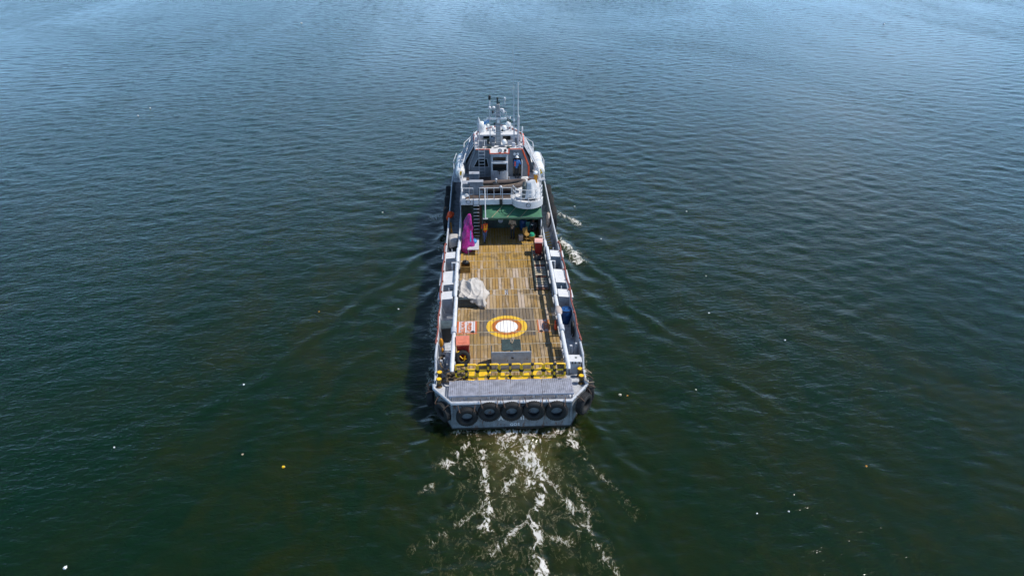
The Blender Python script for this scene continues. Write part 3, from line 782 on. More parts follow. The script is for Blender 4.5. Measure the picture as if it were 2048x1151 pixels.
band_.add(vs, [(4 * i + j, 4 * i + (j + 1) % 4, 4 * i + 4 + (j + 1) % 4, 4 * i + 4 + j) for i in range(n - 1) for j in range(4)])
band_.build('platform_coaming', WHITE, udk)
def railing(name, pts, z0, heights, post_every=1, r=0.027):
    """one rail run: posts at the points and one tube per height"""
    mb = MB()
    for h in heights: mb.tube([(x, y, z0 + h) for x, y in pts], r, 6)
    o = mb.build(name, WHITE, udk)
    for i in range(0, len(pts), post_every):
        x, y = pts[i]
        MB().tube([(x, y, z0), (x, y, z0 + heights[-1] + r)], r, 6).build('rail_post', WHITE, o)
    return o
railing('guard_rail', [(-2.86, 19.36), (-2.3, 19.36), (-2.02, 19.36)], UZ, (0.5, 0.98))
railing('guard_rail', [(-1.55, 19.36), (-1.0, 19.36), (-0.5, 19.36), (0.12, 19.36), (0.78, 19.36)], UZ, (0.5, 0.98))
railing('platform_rail', [(TCX + 1.06 * math.cos(R(a)), TCY + 1.06 * math.sin(R(a))) for a in range(180, 361, 30)], UZ + .1, (0.30, 0.62, 0.95))
for sx, x in ((-1, -2.86), (1, 3.02)):
    railing('guard_rail', [(x, y) for y in ((19.4, 20.6, 21.8, 23) if sx < 0 else (20.6, 21.8, 23))], UZ, (0.5, 0.98))
    railing('guard_rail', [(x, y) for y in (28.8, 30)] + [(sx * 2.3, 31.8), (0, 32)], UZ, (0.5, 0.98))
def floodlight(x, y, z, r=0.17):
    o = MB().lathe([(r * 0.5, 0.22), (r, 0.05), (r, 0.0)], (x, y, z), 'Y', 14).build('floodlight', DARKG, udk)
    MB().lathe([(r * 0.82, -0.012), (r * 0.80, -0.02)], (x, y, z), 'Y', 14).build('lamp_glass', PALE, o)
floodlight(-2.38, 19.2, UZ - 0.02); floodlight(1.95, 18.40, UZ - 0.02)
MB().box((0.0, 19.22, UZ - 0.05), (0.22, 0.2, 0.42)).build('horn_box', BLACK, udk, bevel=0.03)
MB().ball((0.0, 19.36, UZ + 1.05), 0.1).tube([(0, 19.36, UZ + .4), (0, 19.36, UZ + 1)], 0.03, 6).build('stern_light', WHITE, udk)
MB().ball((-2.5, 19.7, UZ + 0.3), 0.15, sz=(1.2, 1, .8)).build('search_lamp', WHITE, udk)
# awning on a pipe frame
aw = MB(); nxa, nya = 26, 8; vs = []
for j in range(nya + 1):
    for i in range(nxa + 1):
        u, v = i / nxa, j / nya
        x = -1.36 + u * (2.96 + 1.36); y = 18.3 + v * 1.45
        z = 3.78 + v * 0.46 - 0.10 * math.sin(math.pi * v) * (0.5 + 0.5 * math.cos(u * 6.283 * 3)) + 0.012 * math.sin(u * 40 + v * 9)
        vs.append((x, y, z))
W_ = nxa + 1
fs = [(j * W_ + i, j * W_ + i + 1, (j + 1) * W_ + i + 1, (j + 1) * W_ + i) for j in range(nya) for i in range(nxa)]
aw.add(vs, fs)
front = [vs[i] for i in range(W_)]
low = [(x, y + 0.015, z - 0.12 - 0.02 * math.sin(i * 1.7)) for i, (x, y, z) in enumerate(front)]
aw.add(front + low, [(i, i + 1, W_ + i + 1, W_ + i) for i in range(nxa)])
awo = aw.build('awning', AWN, V, smooth=60)
sm = awo.modifiers.new('thick', 'SOLIDIFY'); sm.thickness = 0.015
MB().tube([(-1.40, 18.28, 3.78), (2.98, 18.28, 3.78)], 0.03, 8).tube([(-1.38, 18.28, 1.66), (-1.38, 18.28, 3.78)], 0.035, 8).tube([(2.98, 18.28, 1.66), (2.98, 18.28, 3.78)], 0.035, 8).build('awning_frame', DARKG, awo)
for x in (-0.2, 0.9, 1.9):
    MB().tube([(x - 0.5, 18.35, 3.83), (x + 0.15, 19.3, 4.13), (x + .3, 19.62, 4.24)], 0.018, 5).build('awning_lashing', TAN, awo)
MB().tube([(-1.15, 18.22, 3.75), (-1.16, 19.22, 5.75)], 0.04, 8).box((-1.15, 18.25, 3.78), (0.35, 0.1, 0.06)).build('davit_pole', WHITE, V)

# ------------------------------------------------------------------ wheelhouse
wh = thing('wheelhouse', None, None); wh.parent = V
mb = MB(); YF = 31.0
sec = [(2.3, UZ), (2.3, 5.55), (1.78, 6.85), (-1.78, 6.85), (-2.3, 5.55), (-2.3, UZ)]
mb.loft([[(x, 24.4, z) for x, z in sec], [(x, 25.2, z) for x, z in sec]])
sec2 = [(2.75, UZ), (2.62, 5.4), (1.9, 6.848), (-1.9, 6.848), (-2.62, 5.4), (-2.75, UZ)]
sec3 = [(1.6, UZ), (1.6, 5.6), (1.2, 6.848), (-1.2, 6.848), (-1.6, 5.6), (-1.6, UZ)]
mb.loft([[(x, 25.21, z) for x, z in sec2], [(x, 29.0, z) for x, z in sec2], [(x, 30.8, z) for x, z in sec3]])
mb.build('cabin_wall', CABIN_SHADE, wh, bevel=0.03)
# central aft control station
blk = MB()
blk.loft([[(-0.66, 24.42, z), (-0.66, 23.55, z), (-0.5, 23.37, z), (0.52, 23.37, z), (0.68, 23.55, z), (0.68, 24.42, z)] for z in (UZ, 6.85)])
blk.build('aft_station', GREY, wh, smooth=50)
rf = MB()
rf.prism([(-1.80, 24.36), (-0.72, 24.36), (-0.70, 23.33), (0.72, 23.33), (0.74, 24.36), (1.80, 24.36), (1.92, 25.2), (1.92, 29), (1.25, 30.8), (-1.25, 30.8), (-1.92, 29), (-1.92, 25.2)], 6.852, 6.93)
rf.build('cabin_roof', WHITE, wh, bevel=0.02)
MB().tube([(-1.80, 24.34, 6.95), (-0.74, 24.34, 6.95), (-0.72, 23.31, 6.95), (0.74, 23.31, 6.95), (0.76, 24.34, 6.95), (1.80, 24.34, 6.95)], 0.045, 6).build('roof_trim', REDLINE, wh)
for sx in (-1, 1):
    MB().tube([(sx * 1.80, 24.36, 6.93), (sx * 2.33, 24.36, 5.55), (sx * 2.33, 24.36, UZ + .02)], 0.065, 8).build('corner_trim', REDLINE if sx > 0 else CABIN_SHADE, wh)
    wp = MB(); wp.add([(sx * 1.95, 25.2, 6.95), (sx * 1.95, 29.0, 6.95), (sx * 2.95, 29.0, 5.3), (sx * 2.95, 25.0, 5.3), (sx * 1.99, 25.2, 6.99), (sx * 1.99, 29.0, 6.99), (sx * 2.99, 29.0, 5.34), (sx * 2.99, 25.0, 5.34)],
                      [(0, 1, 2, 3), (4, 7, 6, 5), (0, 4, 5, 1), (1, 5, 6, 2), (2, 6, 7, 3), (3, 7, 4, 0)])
    wp.build('wing_panel', PALE if sx > 0 else GREY, wh, bevel=0.01)  # sunlit starboard and shaded port side put into the paint tones
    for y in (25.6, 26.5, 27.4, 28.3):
        MB().tube([(sx * 2.02, y, 7.02), (sx * 3.02, y - 0.1, 5.38)], 0.035, 6).build('wing_rib', WHITE if sx > 0 else GREY, wh)  # ribs follow the panels: lit side paler, shaded side greyer in colour
# windows (frame > pane)
def window(corners, y, frame=PALE, t=0.03):
    c = [Vector((x, y, z)) for x, z in corners]
    mid_ = sum(c, Vector()) / len(c)
    outr = [mid_ + (q - mid_) * 1.10 + (q - mid_).normalized() * 0.02 for q in c]
    n_ = len(c)
    mb = MB()
    mb.add([(*q.xz, 0) for q in []], [])
    vs = [(q.x, y - t, q.z) for q in outr] + [(q.x, y - t, q.z) for q in c] + [(q.x, y, q.z) for q in outr] + [(q.x, y, q.z) for q in c]
    fs = []
    for i in range(n_):
        j = (i + 1) % n_
        fs += [(i, j, n_ + j, n_ + i), (i, 2 * n_ + i, 2 * n_ + j, j), (n_ + i, n_ + j, 3 * n_ + j, 3 * n_ + i)]
    mb.add(vs, fs)
    f_ = mb.build('window', frame, wh, smooth=0)
    MB().add([(q.x, y - 0.008, q.z) for q in c], [tuple(range(n_))]).build('pane', GLASS, f_, smooth=0)
    return f_
window([(-1.98, 5.55), (-0.84, 5.55), (-0.96, 6.16), (-1.66, 6.16)], 24.38, GREY)
window([(-0.50, 6.36), (0.50, 6.36), (0.50, 6.66), (-0.50, 6.66)], 23.35)
window([(-0.52, 5.58), (0.55, 5.58), (0.55, 6.10), (-0.52, 6.10)], 23.35)
MB().bx(-0.62, 0.64, 23.20, 23.36, 6.17, 6.28).build('window_ledge', WHITE, wh, bevel=0.02)
MB().box((0.1, 23.28, 5.6), (0.5, 0.12, 0.08)).box((0.0, 23.3, 5.42), (0.06, 0.06, 0.3)).build('wiper', BLACK, wh)
MB().bx(1.10, 1.72, 24.355, 24.385, UZ + .02, 6.18).build('doorway', GLASS, wh)
dd = MB().bx(1.74, 1.80, 23.72, 24.36, UZ + .08, 6.15).build('cabin_door', PALE, wh, bevel=0.03)
MB().box((1.72, 23.85, 5.4), (0.05, 0.05, 0.16)).build('handle', BLACK, dd)
for x in (1.21, 1.45): MB().lathe([(0.06, 0.12), (0.11, 0.0), (0.02, -0.01)], (x, 24.22, 6.58), 'Y', 12).build('flood_lamp', WHITE, wh)
ld = MB()
for x in (-1.58, -1.13): ld.tube([(x, 24.22, UZ), (x, 24.22, 7.3), (x, 24.5, 7.62), (x, 24.75, 7.3), (x, 24.75, 6.95)], 0.022, 6)
lad = ld.build('roof_ladder', PALE, wh)
for i in range(8): MB().tube([(-1.58, 24.21, UZ + .3 + i * 0.26), (-1.13, 24.21, UZ + .3 + i * 0.26)], 0.022, 6).build('rung', WHITE if i > 2 else GREY, lad)
# raised forward house and its curved red brim
rs = MB(); rs.prism([(-1.72, 26.3), (1.80, 26.3), (1.62, 27.0), (1.30, 27.5), (0.7, 28.2), (0.15, 28.5), (-0.4, 28.2), (-1.3, 27.5), (-1.65, 27.0)], 6.931, 7.52)
rs.build('upper_house', WHITE, wh, bevel=0.02)
MB().tube([(-1.72, 26.4, 7.55), (-1.64, 27.0, 7.55), (-1.3, 27.5, 7.57), (-0.4, 28.2, 7.6), (0.15, 28.5, 7.62), (0.7, 28.2, 7.6), (1.30, 27.5, 7.57), (1.62, 27.0, 7.55), (1.80, 26.4, 7.55)], 0.07, 8).build('brim_trim', RUSTRED, wh)
window([(0.36, 6.99), (0.98, 6.99), (0.98, 7.42), (0.36, 7.42)], 26.285)
window([(-1.2, 6.99), (-0.42, 6.99), (-0.42, 7.42), (-1.2, 7.42)], 26.285)
for sx in (-1, 1):
    rl = MB()
    for h in (0.35, 0.75): rl.tube([(sx * 1.86, 24.5, 6.93 + h), (sx * 1.9, 25.4, 6.93 + h), (sx * 1.9, 26.3, 6.93 + h)], 0.022, 6)
    for y in (24.5, 25.4, 26.3): rl.tube([(sx * 1.88, y, 6.93), (sx * 1.88, y, 7.7)], 0.022, 6)
    rl.build('roof_rail', WHITE, wh)
# mast
ms = thing('signal_mast', None, None); ms.parent = V
MB().loft([[(-0.02 + a * r_, 25.7 + c_ * r_ * 1.2, z) for a, c_ in ((-1, -1), (1, -1), (1, 1), (-1, 1))] for z, r_ in ((6.93, 0.21), (8.6, 0.18), (10.1, 0.12))]).build('mast_column', MAST, ms, bevel=0.02)
MB().bx(-0.68, 0.62, 25.40, 25.52, 8.95, 9.10).box((-0.02, 25.5, 8.82), (0.2, 0.25, 0.22)).build('radar_scanner', GELCOAT, ms, bevel=0.03)
for x in (-0.19, 0.16): MB().bx(x - .03, x + .03, 25.44, 25.5, 9.1, 9.5).build('scanner_stay', WHITE, ms)
MB().tube([(-0.66, 25.6, 6.9), (-0.66, 25.6, 10.5)], 0.035, 8).build('light_pole', WHITE, ms)
MB().lathe([(0.06, 10.45), (0.10, 10.5), (0.10, 10.75), (0.04, 10.8)], (-0.66, 25.6, 0), 'Z', 10).build('masthead_lamp', BLACK, ms)
MB().ball((-0.66, 25.6, 9.85), 0.12).build('lamp_globe', WHITE, ms)
MB().ball((-0.36, 25.6, 9.85), 0.13, sz=(1.1, 1, .9)).build('lamp_globe', WHITE, ms)
MB().ball((0.27, 25.6, 9.68), 0.15, sz=(1.2, 1, .8)).build('lamp_globe', WHITE, ms)
MB().tube([(-0.66, 25.6, 9.85), (-0.1, 25.65, 9.6)], 0.025, 6).tube([(-0.66, 25.6, 9.55), (-0.1, 25.65, 9.55)], 0.02, 6).build('yard_arm', WHITE, ms)
MB().tube([(0.05, 25.65, 9.98), (0.52, 25.65, 10.02), (0.52, 25.65, 10.35)], 0.025, 6).build('yard_arm', WHITE, ms)
MB().lathe([(0.05, 10.35), (0.08, 10.4), (0.07, 10.58), (0.02, 10.64)], (0.50, 25.65, 0), 'Z', 10).build('anemometer', WHITE, ms)
MB().box((-0.06, 25.7, 10.3), (0.12, 0.12, 0.45)).box((0.05, 25.7, 10.2), (0.16, 0.1, 0.12)).ball((-0.05, 25.7, 10.55), 0.09).build('navigation_lamp', DARKG, ms)
MB().tube([(0.12, 25.65, 9.8), (0.62, 25.6, 9.5)], 0.02, 5).tube([(0.62, 25.6, 9.5), (0.68, 25.55, 9.05)], 0.01, 4).build('signal_stay', WHITE, ms)
for x0, y0, z0, x1, y1, z1 in ((-0.1, 25.7, 9.9, -1.8, 24.6, 7.6), (0.1, 25.7, 9.9, 1.8, 24.6, 7.6), (0, 25.75, 9.9, -1.3, 27.5, 7.6), (0, 25.75, 9.9, 1.3, 27.5, 7.6)):
    MB().tube([(x0, y0, z0), (x1, y1, z1)], 0.012, 5).build('mast_stay', PALE, ms)
for z, w_ in ((7.9, .34), (8.45, .30), (9.35, .42)):
    MB().bx(-0.02 - w_, -0.02 + w_, 25.42, 25.47, z, z + .05).build('mast_crossbar', PALE, ms)
for x, z, m_ in ((-.33, 8.0, WHITE), (.30, 8.02, DARKG), (-.3, 8.55, DARKG), (.40, 9.45, WHITE), (-.42, 9.45, BLACK)):
    MB().lathe([(.05, 0), (.075, .03), (.075, .16), (.03, .2)], (x, 25.44, z), 'Z', 10).build('navigation_lamp', m_, ms)
for z in np.arange(7.2, 9.8, .3): MB().bx(-.16, .12, 25.36, 25.39, z, z + .03).build('mast_rung', PALE, ms)
for x, y, w_, d_, h_, m_ in ((-.75, 24.75, .36, .3, .16, DARKG), (.95, 25.55, .5, .36, .3, GREY), (1.35, 25.9, .3, .3, .5, CABIN_SHADE), (-1.0, 25.9, .5, .3, .36, DARKG), (.75, 24.7, .2, .5, .1, DARKG)):
    MB().box((x, y, 6.935 + h_ / 2), (w_, d_, h_)).build('roof_box', m_, wh, bevel=.02)
MB().tube([(-.4, 24.6, 6.97), (.1, 24.9, 6.97), (.8, 24.8, 6.97), (1.3, 25.2, 6.97), (1.6, 25.9, 6.97)], .025, 6).build('roof_cable', BLACK, wh)
MB().tube([(-1.7, 24.8, 6.97), (-1.2, 24.6, 6.97), (-.9, 25.1, 6.97)], .02, 6).build('roof_cable', BLACK, wh)
# aerials
def aerial(x, y, z0, z1, z2, r0=0.05):
    o = MB().tube([(x, y, z0), (x, y, z1)], r0, 8).build('aerial_pole', PALE, V)
    MB().tube([(x, y, z1 - 0.02), (x, y, z1 + 0.06), (x - 0.02, y, z1 + 0.22), (x - 0.03, y, z2)], [0.11, 0.10, 0.035, 0.025], 8).build('aerial_whip', WHITE, o)
    return o
aerial(1.22, 25.5, 6.9, 8.85, 11.5, 0.05)
aerial(1.55, 25.5, 6.9, 9.15, 11.75, 0.085)
a_ = aerial(-1.52, 26.0, 6.9, 8.7, 9.0, 0.04)
MB().tube([(1.18, 25.5, 11.4), (1.13, 25.5, 14.2)], 0.008, 5).build('wire_whip', PALE, V)
MB().tube([(-1.66, 26.0, 6.9), (-1.64, 26.0, 8.8)], 0.03, 6).build('aerial_pole', PALE, V)
MB().tube([(1.90, 26.2, 6.9), (1.92, 26.2, 7.85)], 0.025, 6).lathe([(0.05, 7.8), (0.07, 7.9), (0.06, 8.15), (0.02, 8.2)], (1.90, 26.2, 0), 'Z', 8).build('aerial_pole', WHITE, V)
MB().lathe([(0.05, 7.52), (0.06, 7.6), (0.05, 7.9), (0.02, 7.92)], (1.05, 27.2, 0), 'Z', 8).build('aerial_pole', WHITE, V)
def dome(x, y, z, r, h, mat=GELCOAT):
    o = MB().lathe([(r * 0.9, z), (r, z + 0.08), (r, z + h - r * 0.9), (r * 0.86, z + h - r * 0.45), (r * 0.5, z + h - r * 0.1), (0.01, z + h)], (x, y, 0), 'Z', 18).build('antenna_dome', mat, V, smooth=60)
    MB().tube([(x, y, 6.9), (x, y, z)], 0.07, 8).build('dome_pedestal', GREY, o)
dome(-1.32, 27.2, 7.5, 0.34, 0.85)
dome(0.85, 27.6, 7.78, 0.22, 0.42); dome(0.50, 27.3, 7.62, 0.21, 0.36); dome(0.44, 25.2, 7.12, 0.19, 0.36)
dome(-0.80, 27.3, 7.85, 0.12, 0.24); dome(-0.42, 27.3, 7.74, 0.10, 0.2)
for x, y, s in ((-1.45, 25.0, .5), (-1.1, 25.3, .45), (-0.5, 25.6, .55), (-0.45, 25.1, .3), (1.15, 24.9, .34)):
    MB().box((x, y, 6.95 + s / 2), (s * .8, s * .6, s)).build('roof_locker', (CABIN_SHADE, GREY, DARKG, GREY, PALE)[int(s * 100) % 5], V, bevel=0.03)
o = MB().lathe([(0.13, 0.12), (0.16, 0.03), (0.16, 0)], (0.06, 23.62, 7.06), 'Y', 14).build('floodlight', DARKG, V)
MB().lathe([(0.12, -.012), (0.11, -.02)], (0.06, 23.62, 7.06), 'Y', 14).build('lamp_glass', PALE, o)
MB().ball((0.47, 23.75, 7.05), 0.11).build('roof_vent', BLACK, V)
for x, y in ((0.05, 23.32), (0.45, 23.32)): MB().box((x, y, 6.98), (0.2, 0.1, 0.07)).build('trim_bracket', REDLINE, V)

# ================================================================== things on or beside the vessel
def tyre(name, label, loc, rot, r=0.53, t=0.17, parts=True, group='tyre fenders hung round the hull', side=1):
    root = thing(name, label, 'tyre', loc, 0, group); root.rotation_euler = rot
    # axis along local Y: tread rings, shoulders, hollow inside
    prof = []
    R_, r_ = r, r * 0.50
    for a in range(0, 360, 20):
        ca, sa = math.cos(R(a)), math.sin(R(a))
        q = 0.55
        ex = math.copysign(abs(ca) ** q, ca); ey = math.copysign(abs(sa) ** q, sa)
        prof.append(((R_ + r_) / 2 + ex * (R_ - r_) / 2, ey * t))
    n_ = 36
    rings_ = []
    for j in range(n_):
        a = 2 * math.pi * j / n_
        rings_.append([(p_ * math.cos(a), h, p_ * math.sin(a)) for p_, h in prof])
    mb = MB(); k = len(prof)
    vs = [v for rg in rings_ for v in rg]
    fs = [(i * k + j, i * k + (j + 1) % k, ((i + 1) % n_) * k + (j + 1) % k, ((i + 1) % n_) * k + j) for i in range(n_) for j in range(k)]
    mb.add(vs, fs); mb.build('casing', RUBBER, root, smooth=60)
    tr = MB()
    for j in range(30):
        a = 2 * math.pi * j / 30
        for yy in (-0.09, 0.0, 0.09):
            tr.box(((r + .002) * math.cos(a + yy), yy * t / .17, (r + .002) * math.sin(a + yy)), (0.022, 0.07 * t / .17, 0.07), ry=-(a + yy))
    tr.build('tread', RUBBER, root, smooth=0)
    MB().tube([(r * 0.76 * math.cos(R(a)), -t * 0.97, r * 0.76 * math.sin(R(a))) for a in range(0, 360, 15)], 0.012, 5, closed=True).build('sidewall_bead', RUBBER, root)
    if parts:
        for sx in (-1, 1):
            MB().tube([(sx * 0.30, -0.10, 0.30), (sx * 0.36, -0.20, 0.46), (sx * 0.42, 0.0, 0.62), (sx * 0.45, 0.22, 0.66)], 0.024, 6).build('hanging_chain', CHAIN, root)
    return root
for (x, z, r_), lab in zip(((-2.27, 0.98, 0.54), (-1.13, 1.24, 0.55), (-0.01, 1.24, 0.55), (1.12, 1.24, 0.55), (2.28, 1.20, 0.56)),
                       ('black tyre fender hung lowest on the transom, at its port end', 'black tyre fender on the transom just left of the white letter A',
                        'black tyre fender at the middle of the transom, covering the ship name', 'black tyre fender on the transom just right of the white letters II',
                        'black tyre fender at the starboard end of the flat transom')):
    tyre('tyre_fender', lab, (x, -0.185, z + .04), (0, 0, R(random.uniform(-4, 4))), r=r_, t=0.145)
tyre('tyre_fender', 'shadowed black tyre fender on the port stern corner', (-3.50, 0.30, 0.98), (R(4), 0, R(-52)))
tyre('tyre_fender', 'large sunlit black tyre fender high on the starboard stern corner', (3.74, 0.36, 1.24), (R(2), 0, R(52)), r=0.58, t=0.2)
tyre('tyre_fender', 'black tyre fender on the starboard side just round the stern corner', (4.22, 1.55, 1.15), (0, 0, R(90)), r=0.54)
tyre('tyre_fender', 'black tyre fender on the port side just round the stern corner', (-4.22, 1.6, 0.98), (0, 0, R(-90)), r=0.54)
for sx, nm in ((-1, 'port'), (1, 'starboard')):
    for y, lab in ((22.9, 'aftmost of the three big black tyre fenders beside the deckhouse on the %s hull'), (25.2, 'middle of the three big black tyre fenders beside the deckhouse on the %s hull'), (27.5, 'foremost of the three big black tyre fenders beside the wheelhouse on the %s hull')):
        tyre('tyre_fender', lab % nm, (sx * 4.26, y, 1.75), (0, 0, R(sx * 90)), r=0.98, t=0.22, parts=False)

# barriers
def barrier(loc, label):
    root = thing('safety_barrier', label, 'barrier', loc, 0, 'yellow barriers along the stern')
    w, r_ = 0.545, 0.050
    z = (0.27, 0.66, 1.05)
    c = 0.09
    loop = [(-w + c, 0, z[2]), (w - c, 0, z[2]), (w - .025, 0, z[2] - .025), (w, 0, z[2] - c), (w, 0, z[0] + c), (w - .025, 0, z[0] + .025), (w - c, 0, z[0]), (-w + c, 0, z[0]), (-w + .025, 0, z[0] + .025), (-w, 0, z[0] + c), (-w, 0, z[2] - c), (-w + .025, 0, z[2] - .025)]
    MB().tube(loop, r_, 8, closed=True).build('rail_frame', YELLOW, root)
    MB().tube([(-w, 0, z[1]), (w, 0, z[1])], r_, 8).build('middle_rail', YELLOW, root)
    MB().tube([(0, 0, 0.0), (0, 0, z[2])], r_, 8).build('post', YELLOW, root)
    MB().lathe([(0.07, 0), (0.07, 0.02), (0.04, 0.03)], (0, 0, 0), 'Z', 10).build('foot', YELLOW, root)
    for x, zz in ((0, z[0]), (0, z[1]), (0, z[2]), (-w, z[1]), (w, z[1])):
        mb = MB().tube([(x - .085 if x > -w else x, 0, zz), (x + .085 if x < w else x, 0, zz)], 0.064, 8)
        mb.tube([(x, 0, zz - .09), (x, 0, zz + (.08 if zz < 1 else .0))], 0.064, 8)
        mb.build('connector', BLACK, root)
    return root
b0 = barrier((-2.30, 1.90, 1.669), 'yellow pipe barrier nearest the coiled hawser at the port stern')
for x, lab in ((-1.15, 'second yellow pipe barrier from the coiled hawser'), (0.0, 'yellow pipe barrier in the middle of the row, before the grey screen'), (1.16, 'yellow pipe barrier before the starboard edge of the grey screen'), (2.33, 'yellow pipe barrier nearest the grey lidded bin at the starboard stern')):
    dup(b0, (x, 1.86 - 0.015 * x, 1.669), R(random.uniform(-2, 2)), lab)

# bins
def wheelie(name, label, loc, rz, body, lid, w=0.62, d=0.78, h=1.02, pink=False):
    root = thing(name, label, 'bin', loc, rz)
    mb = MB(); rg = []
    for z, k in ((0.06, 0.80), (0.5, 0.90), (h * 0.94, 1.0), (h, 1.04)):
        rg.append([(sx * w / 2 * k, sy * d / 2 * k - (0.03 if sy > 0 and z < .1 else 0), z) for sx, sy in ((-1, -1), (1, -1), (1, 1), (-1, 1))])
    mb.loft(rg); mb.build('bin_body', body, root, bevel=0.035)
    lm = MB(); L_ = []
    for u, z in ((-0.54, 0.0), (-0.50, 0.05), (-0.1, 0.095), (0.30, 0.10), (0.48, 0.06), (0.54, 0.02)):
        L_.append([(-w * 0.53, u * d, h + z - .03), (w * 0.53, u * d, h + z - .03), (w * 0.53, u * d, h + z), (-w * 0.53, u * d, h + z)])
    lm.loft(L_); lo_ = lm.build('lid', lid, root, bevel=0.015)
    for y0 in (-0.24, 0.18): MB().box((0, y0 * d, h + 0.085), (w * 0.72, d * 0.26, 0.02), rx=R(3)).build('lid_panel', lid, lo_, bevel=0.015)
    MB().tube([(-w * .42, d * .56, h - .02), (w * .42, d * .56, h - .02)], 0.02, 8).build('handle', body, root)
    for sx in (-1, 1):
        wl = MB().lathe([(0.06, -0.03), (0.11, -0.03), (0.11, 0.03), (0.06, 0.03)], (sx * w * .44, d * .36, 0.11), 'X', 14).build('wheel', BLACK, root)
    return root
wheelie('wheelie_bin', 'red wheeled bin with a salmon lid inside the port cargo rail', (-2.52, 4.12, 1.67), R(2), REDBIN, REDLID, 0.70, 0.86, 1.08)
wheelie('wheelie_bin', 'red wheeled bin with a pale pink lid near the awning', (2.60, 16.75, 1.67), R(-4), REDBIN, PINKLID, 0.54, 0.66, 1.0)
wheelie('wheelie_bin', 'black wheeled bin standing in the port walkway', (-3.50, 5.95, 1.61), R(2), BLACK, STEEL, 0.58, 0.74, 1.02)
ib = thing('fish_bin', 'grey insulated bin with a pale grey lid on the starboard quarter', 'bin', (3.50, 2.62, 1.607), R(-3))
MB().loft([[(sx * .31 * k, sy * .28 * k, z) for sx, sy in ((-1, -1), (1, -1), (1, 1), (-1, 1))] for z, k in ((0, .92), (.62, 1), (.78, 1.04))]).build('bin_body', GREY, ib, bevel=0.03)
l_ = MB().box((0, 0, 0.83), (0.70, 0.63, 0.09)).build('lid', WHITE, ib, bevel=0.03)
MB().box((0.05, 0.02, 0.885), (0.12, 0.09, 0.03)).build('lid_cap', DARKG, l_, bevel=0.01)
for x in (-.16, 0, .2): MB().box((x, -.325, 0.79), (0.06, 0.03, 0.12)).build('latch', BLACK, ib)

def drum(label, loc, r=0.30, h=0.92):
    root = thing('plastic_drum', label, 'drum', loc)
    pf = [(r * .9, 0), (r, 0.05), (r, .28 * h), (r * 1.03, .31 * h), (r, .34 * h), (r, .64 * h), (r * 1.03, .67 * h), (r, .70 * h), (r, .92 * h), (r * .95, .97 * h), (r * .95, h), (r * .86, h), (r * .84, h * .96)]
    MB().lathe(pf, (0, 0, 0), 'Z', 22).build('drum_body', BLUEP, root)
    MB().tube([(r * .97 * math.cos(R(a)), r * .97 * math.sin(R(a)), h * .965) for a in range(0, 360, 15)], 0.02, 6, closed=True).build('clamp_ring', BLACK, root)
    for x in (-.12, .12): MB().lathe([(.035, h * .96), (.035, h * .99), (.01, h * .995)], (x, 0.05, 0), 'Z', 8).build('bung', BLACK, root)
    return root
drum('blue plastic drum in the starboard walkway beside the vent box', (3.58, 7.60, 1.607), 0.335, 0.92)
drum('blue plastic drum at the back under the green awning', (1.75, 20.9, 1.67), 0.29, 0.88)

# tarpaulin-covered load on the port side
tl = thing('covered_load', 'cream tarpaulin thrown over a dark mesh crate on the port side of the deck', 'cargo', (-2.15, 10.4, 1.67))
cr = MB().bx(-.72, .72, -.98, 1.05, 0.02, .60).build('mesh_crate', STEEL, tl, bevel=0.02)
for i in range(13): MB().bx(-.70 + i * .116 - .012, -.70 + i * .116 + .012, -1.0, -.982, .04, .60).build('crate_slat', DARKG, cr)
for z in (.06, .33, .58): MB().bx(-.73, .73, -1.01, -.985, z - .02, z + .02).build('crate_bar', STEEL, cr)
for i in range(3): MB().tube([(0.50 + i * .09, -1.05, 0.02), (0.50 + i * .09, -1.1, 0.16), (0.52 + i * .09, -1.0, 0.24)], 0.035, 6).build('white_strap', WHITE, cr)
tm = MB(); nn = 60; vs = []
def hang(q, lim): return max(0.0, (abs(q) - lim) / (1 - lim))
for j in range(nn + 1):
    for i in range(nn + 1):
        u, v = i / nn * 2 - 1, j / nn * 2 - 1
        hx, hy = hang(u, .80), hang(v, .80)
        x = max(-.80, min(.80, u)) / .80 * .74; y = max(-.80, min(.80, v)) / .80 * 1.06
        drop = 0
        if u > .8: x += .05 * hx + .16 * hx * hx; drop = max(drop, .56 * hx)
        if u < -.8: x -= .05 * hx; drop = max(drop, .18 * hx)
        if v > .8: y += .10 * hy; drop = max(drop, .5 * hy)
        if v < -.8: y -= .05 * hy + .12 * hy * max(0, u + .2); drop = max(drop, hy * (.03 + .27 * max(0, (u + .8))))
        # the aft edge runs slantwise: the port aft corner of the crate stays bare
        if v < 0: y += .55 * (-v) ** 1.3 * max(0, (.55 - u)) ** 1.2 * .55
        y += 0.16 * max(0, v)
        hump = .40 * math.exp(-(abs((u - .15) / .50)) ** 3 - (abs((v - .35) / .50)) ** 3) + .20 * math.exp(-((u + .62) / .20) ** 2 - ((v - .45) / .35) ** 2)
        w1 = u * 2.2 + v * 3.0 + .9 * math.sin(2.4 * u - 1.1 * v) ; w2 = u * 4.6 - v * 2.1 + .8 * math.sin(3.0 * v)
        rid = .11 * (1 - abs(math.sin(w1))) ** 3.2 + .085 * (1 - abs(math.sin(w2))) ** 3.5 + .04 * (1 - abs(math.sin(3.3 * w1 - w2))) ** 2
        z = .62 + hump + rid * (1 - .5 * max(hx, hy)) - drop
        k_ = .05 * math.sin(14 * u + 2 * v) * hy + .05 * math.sin(11 * v + u) * hx
        vs.append((x + (k_ if hx > hy else 0), y + (k_ if hy >= hx else 0), max(0.03, z)))
W_ = nn + 1
tm.add(vs, [(j * W_ + i, j * W_ + i + 1, (j + 1) * W_ + i + 1, (j + 1) * W_ + i) for j in range(nn) for i in range(nn)])
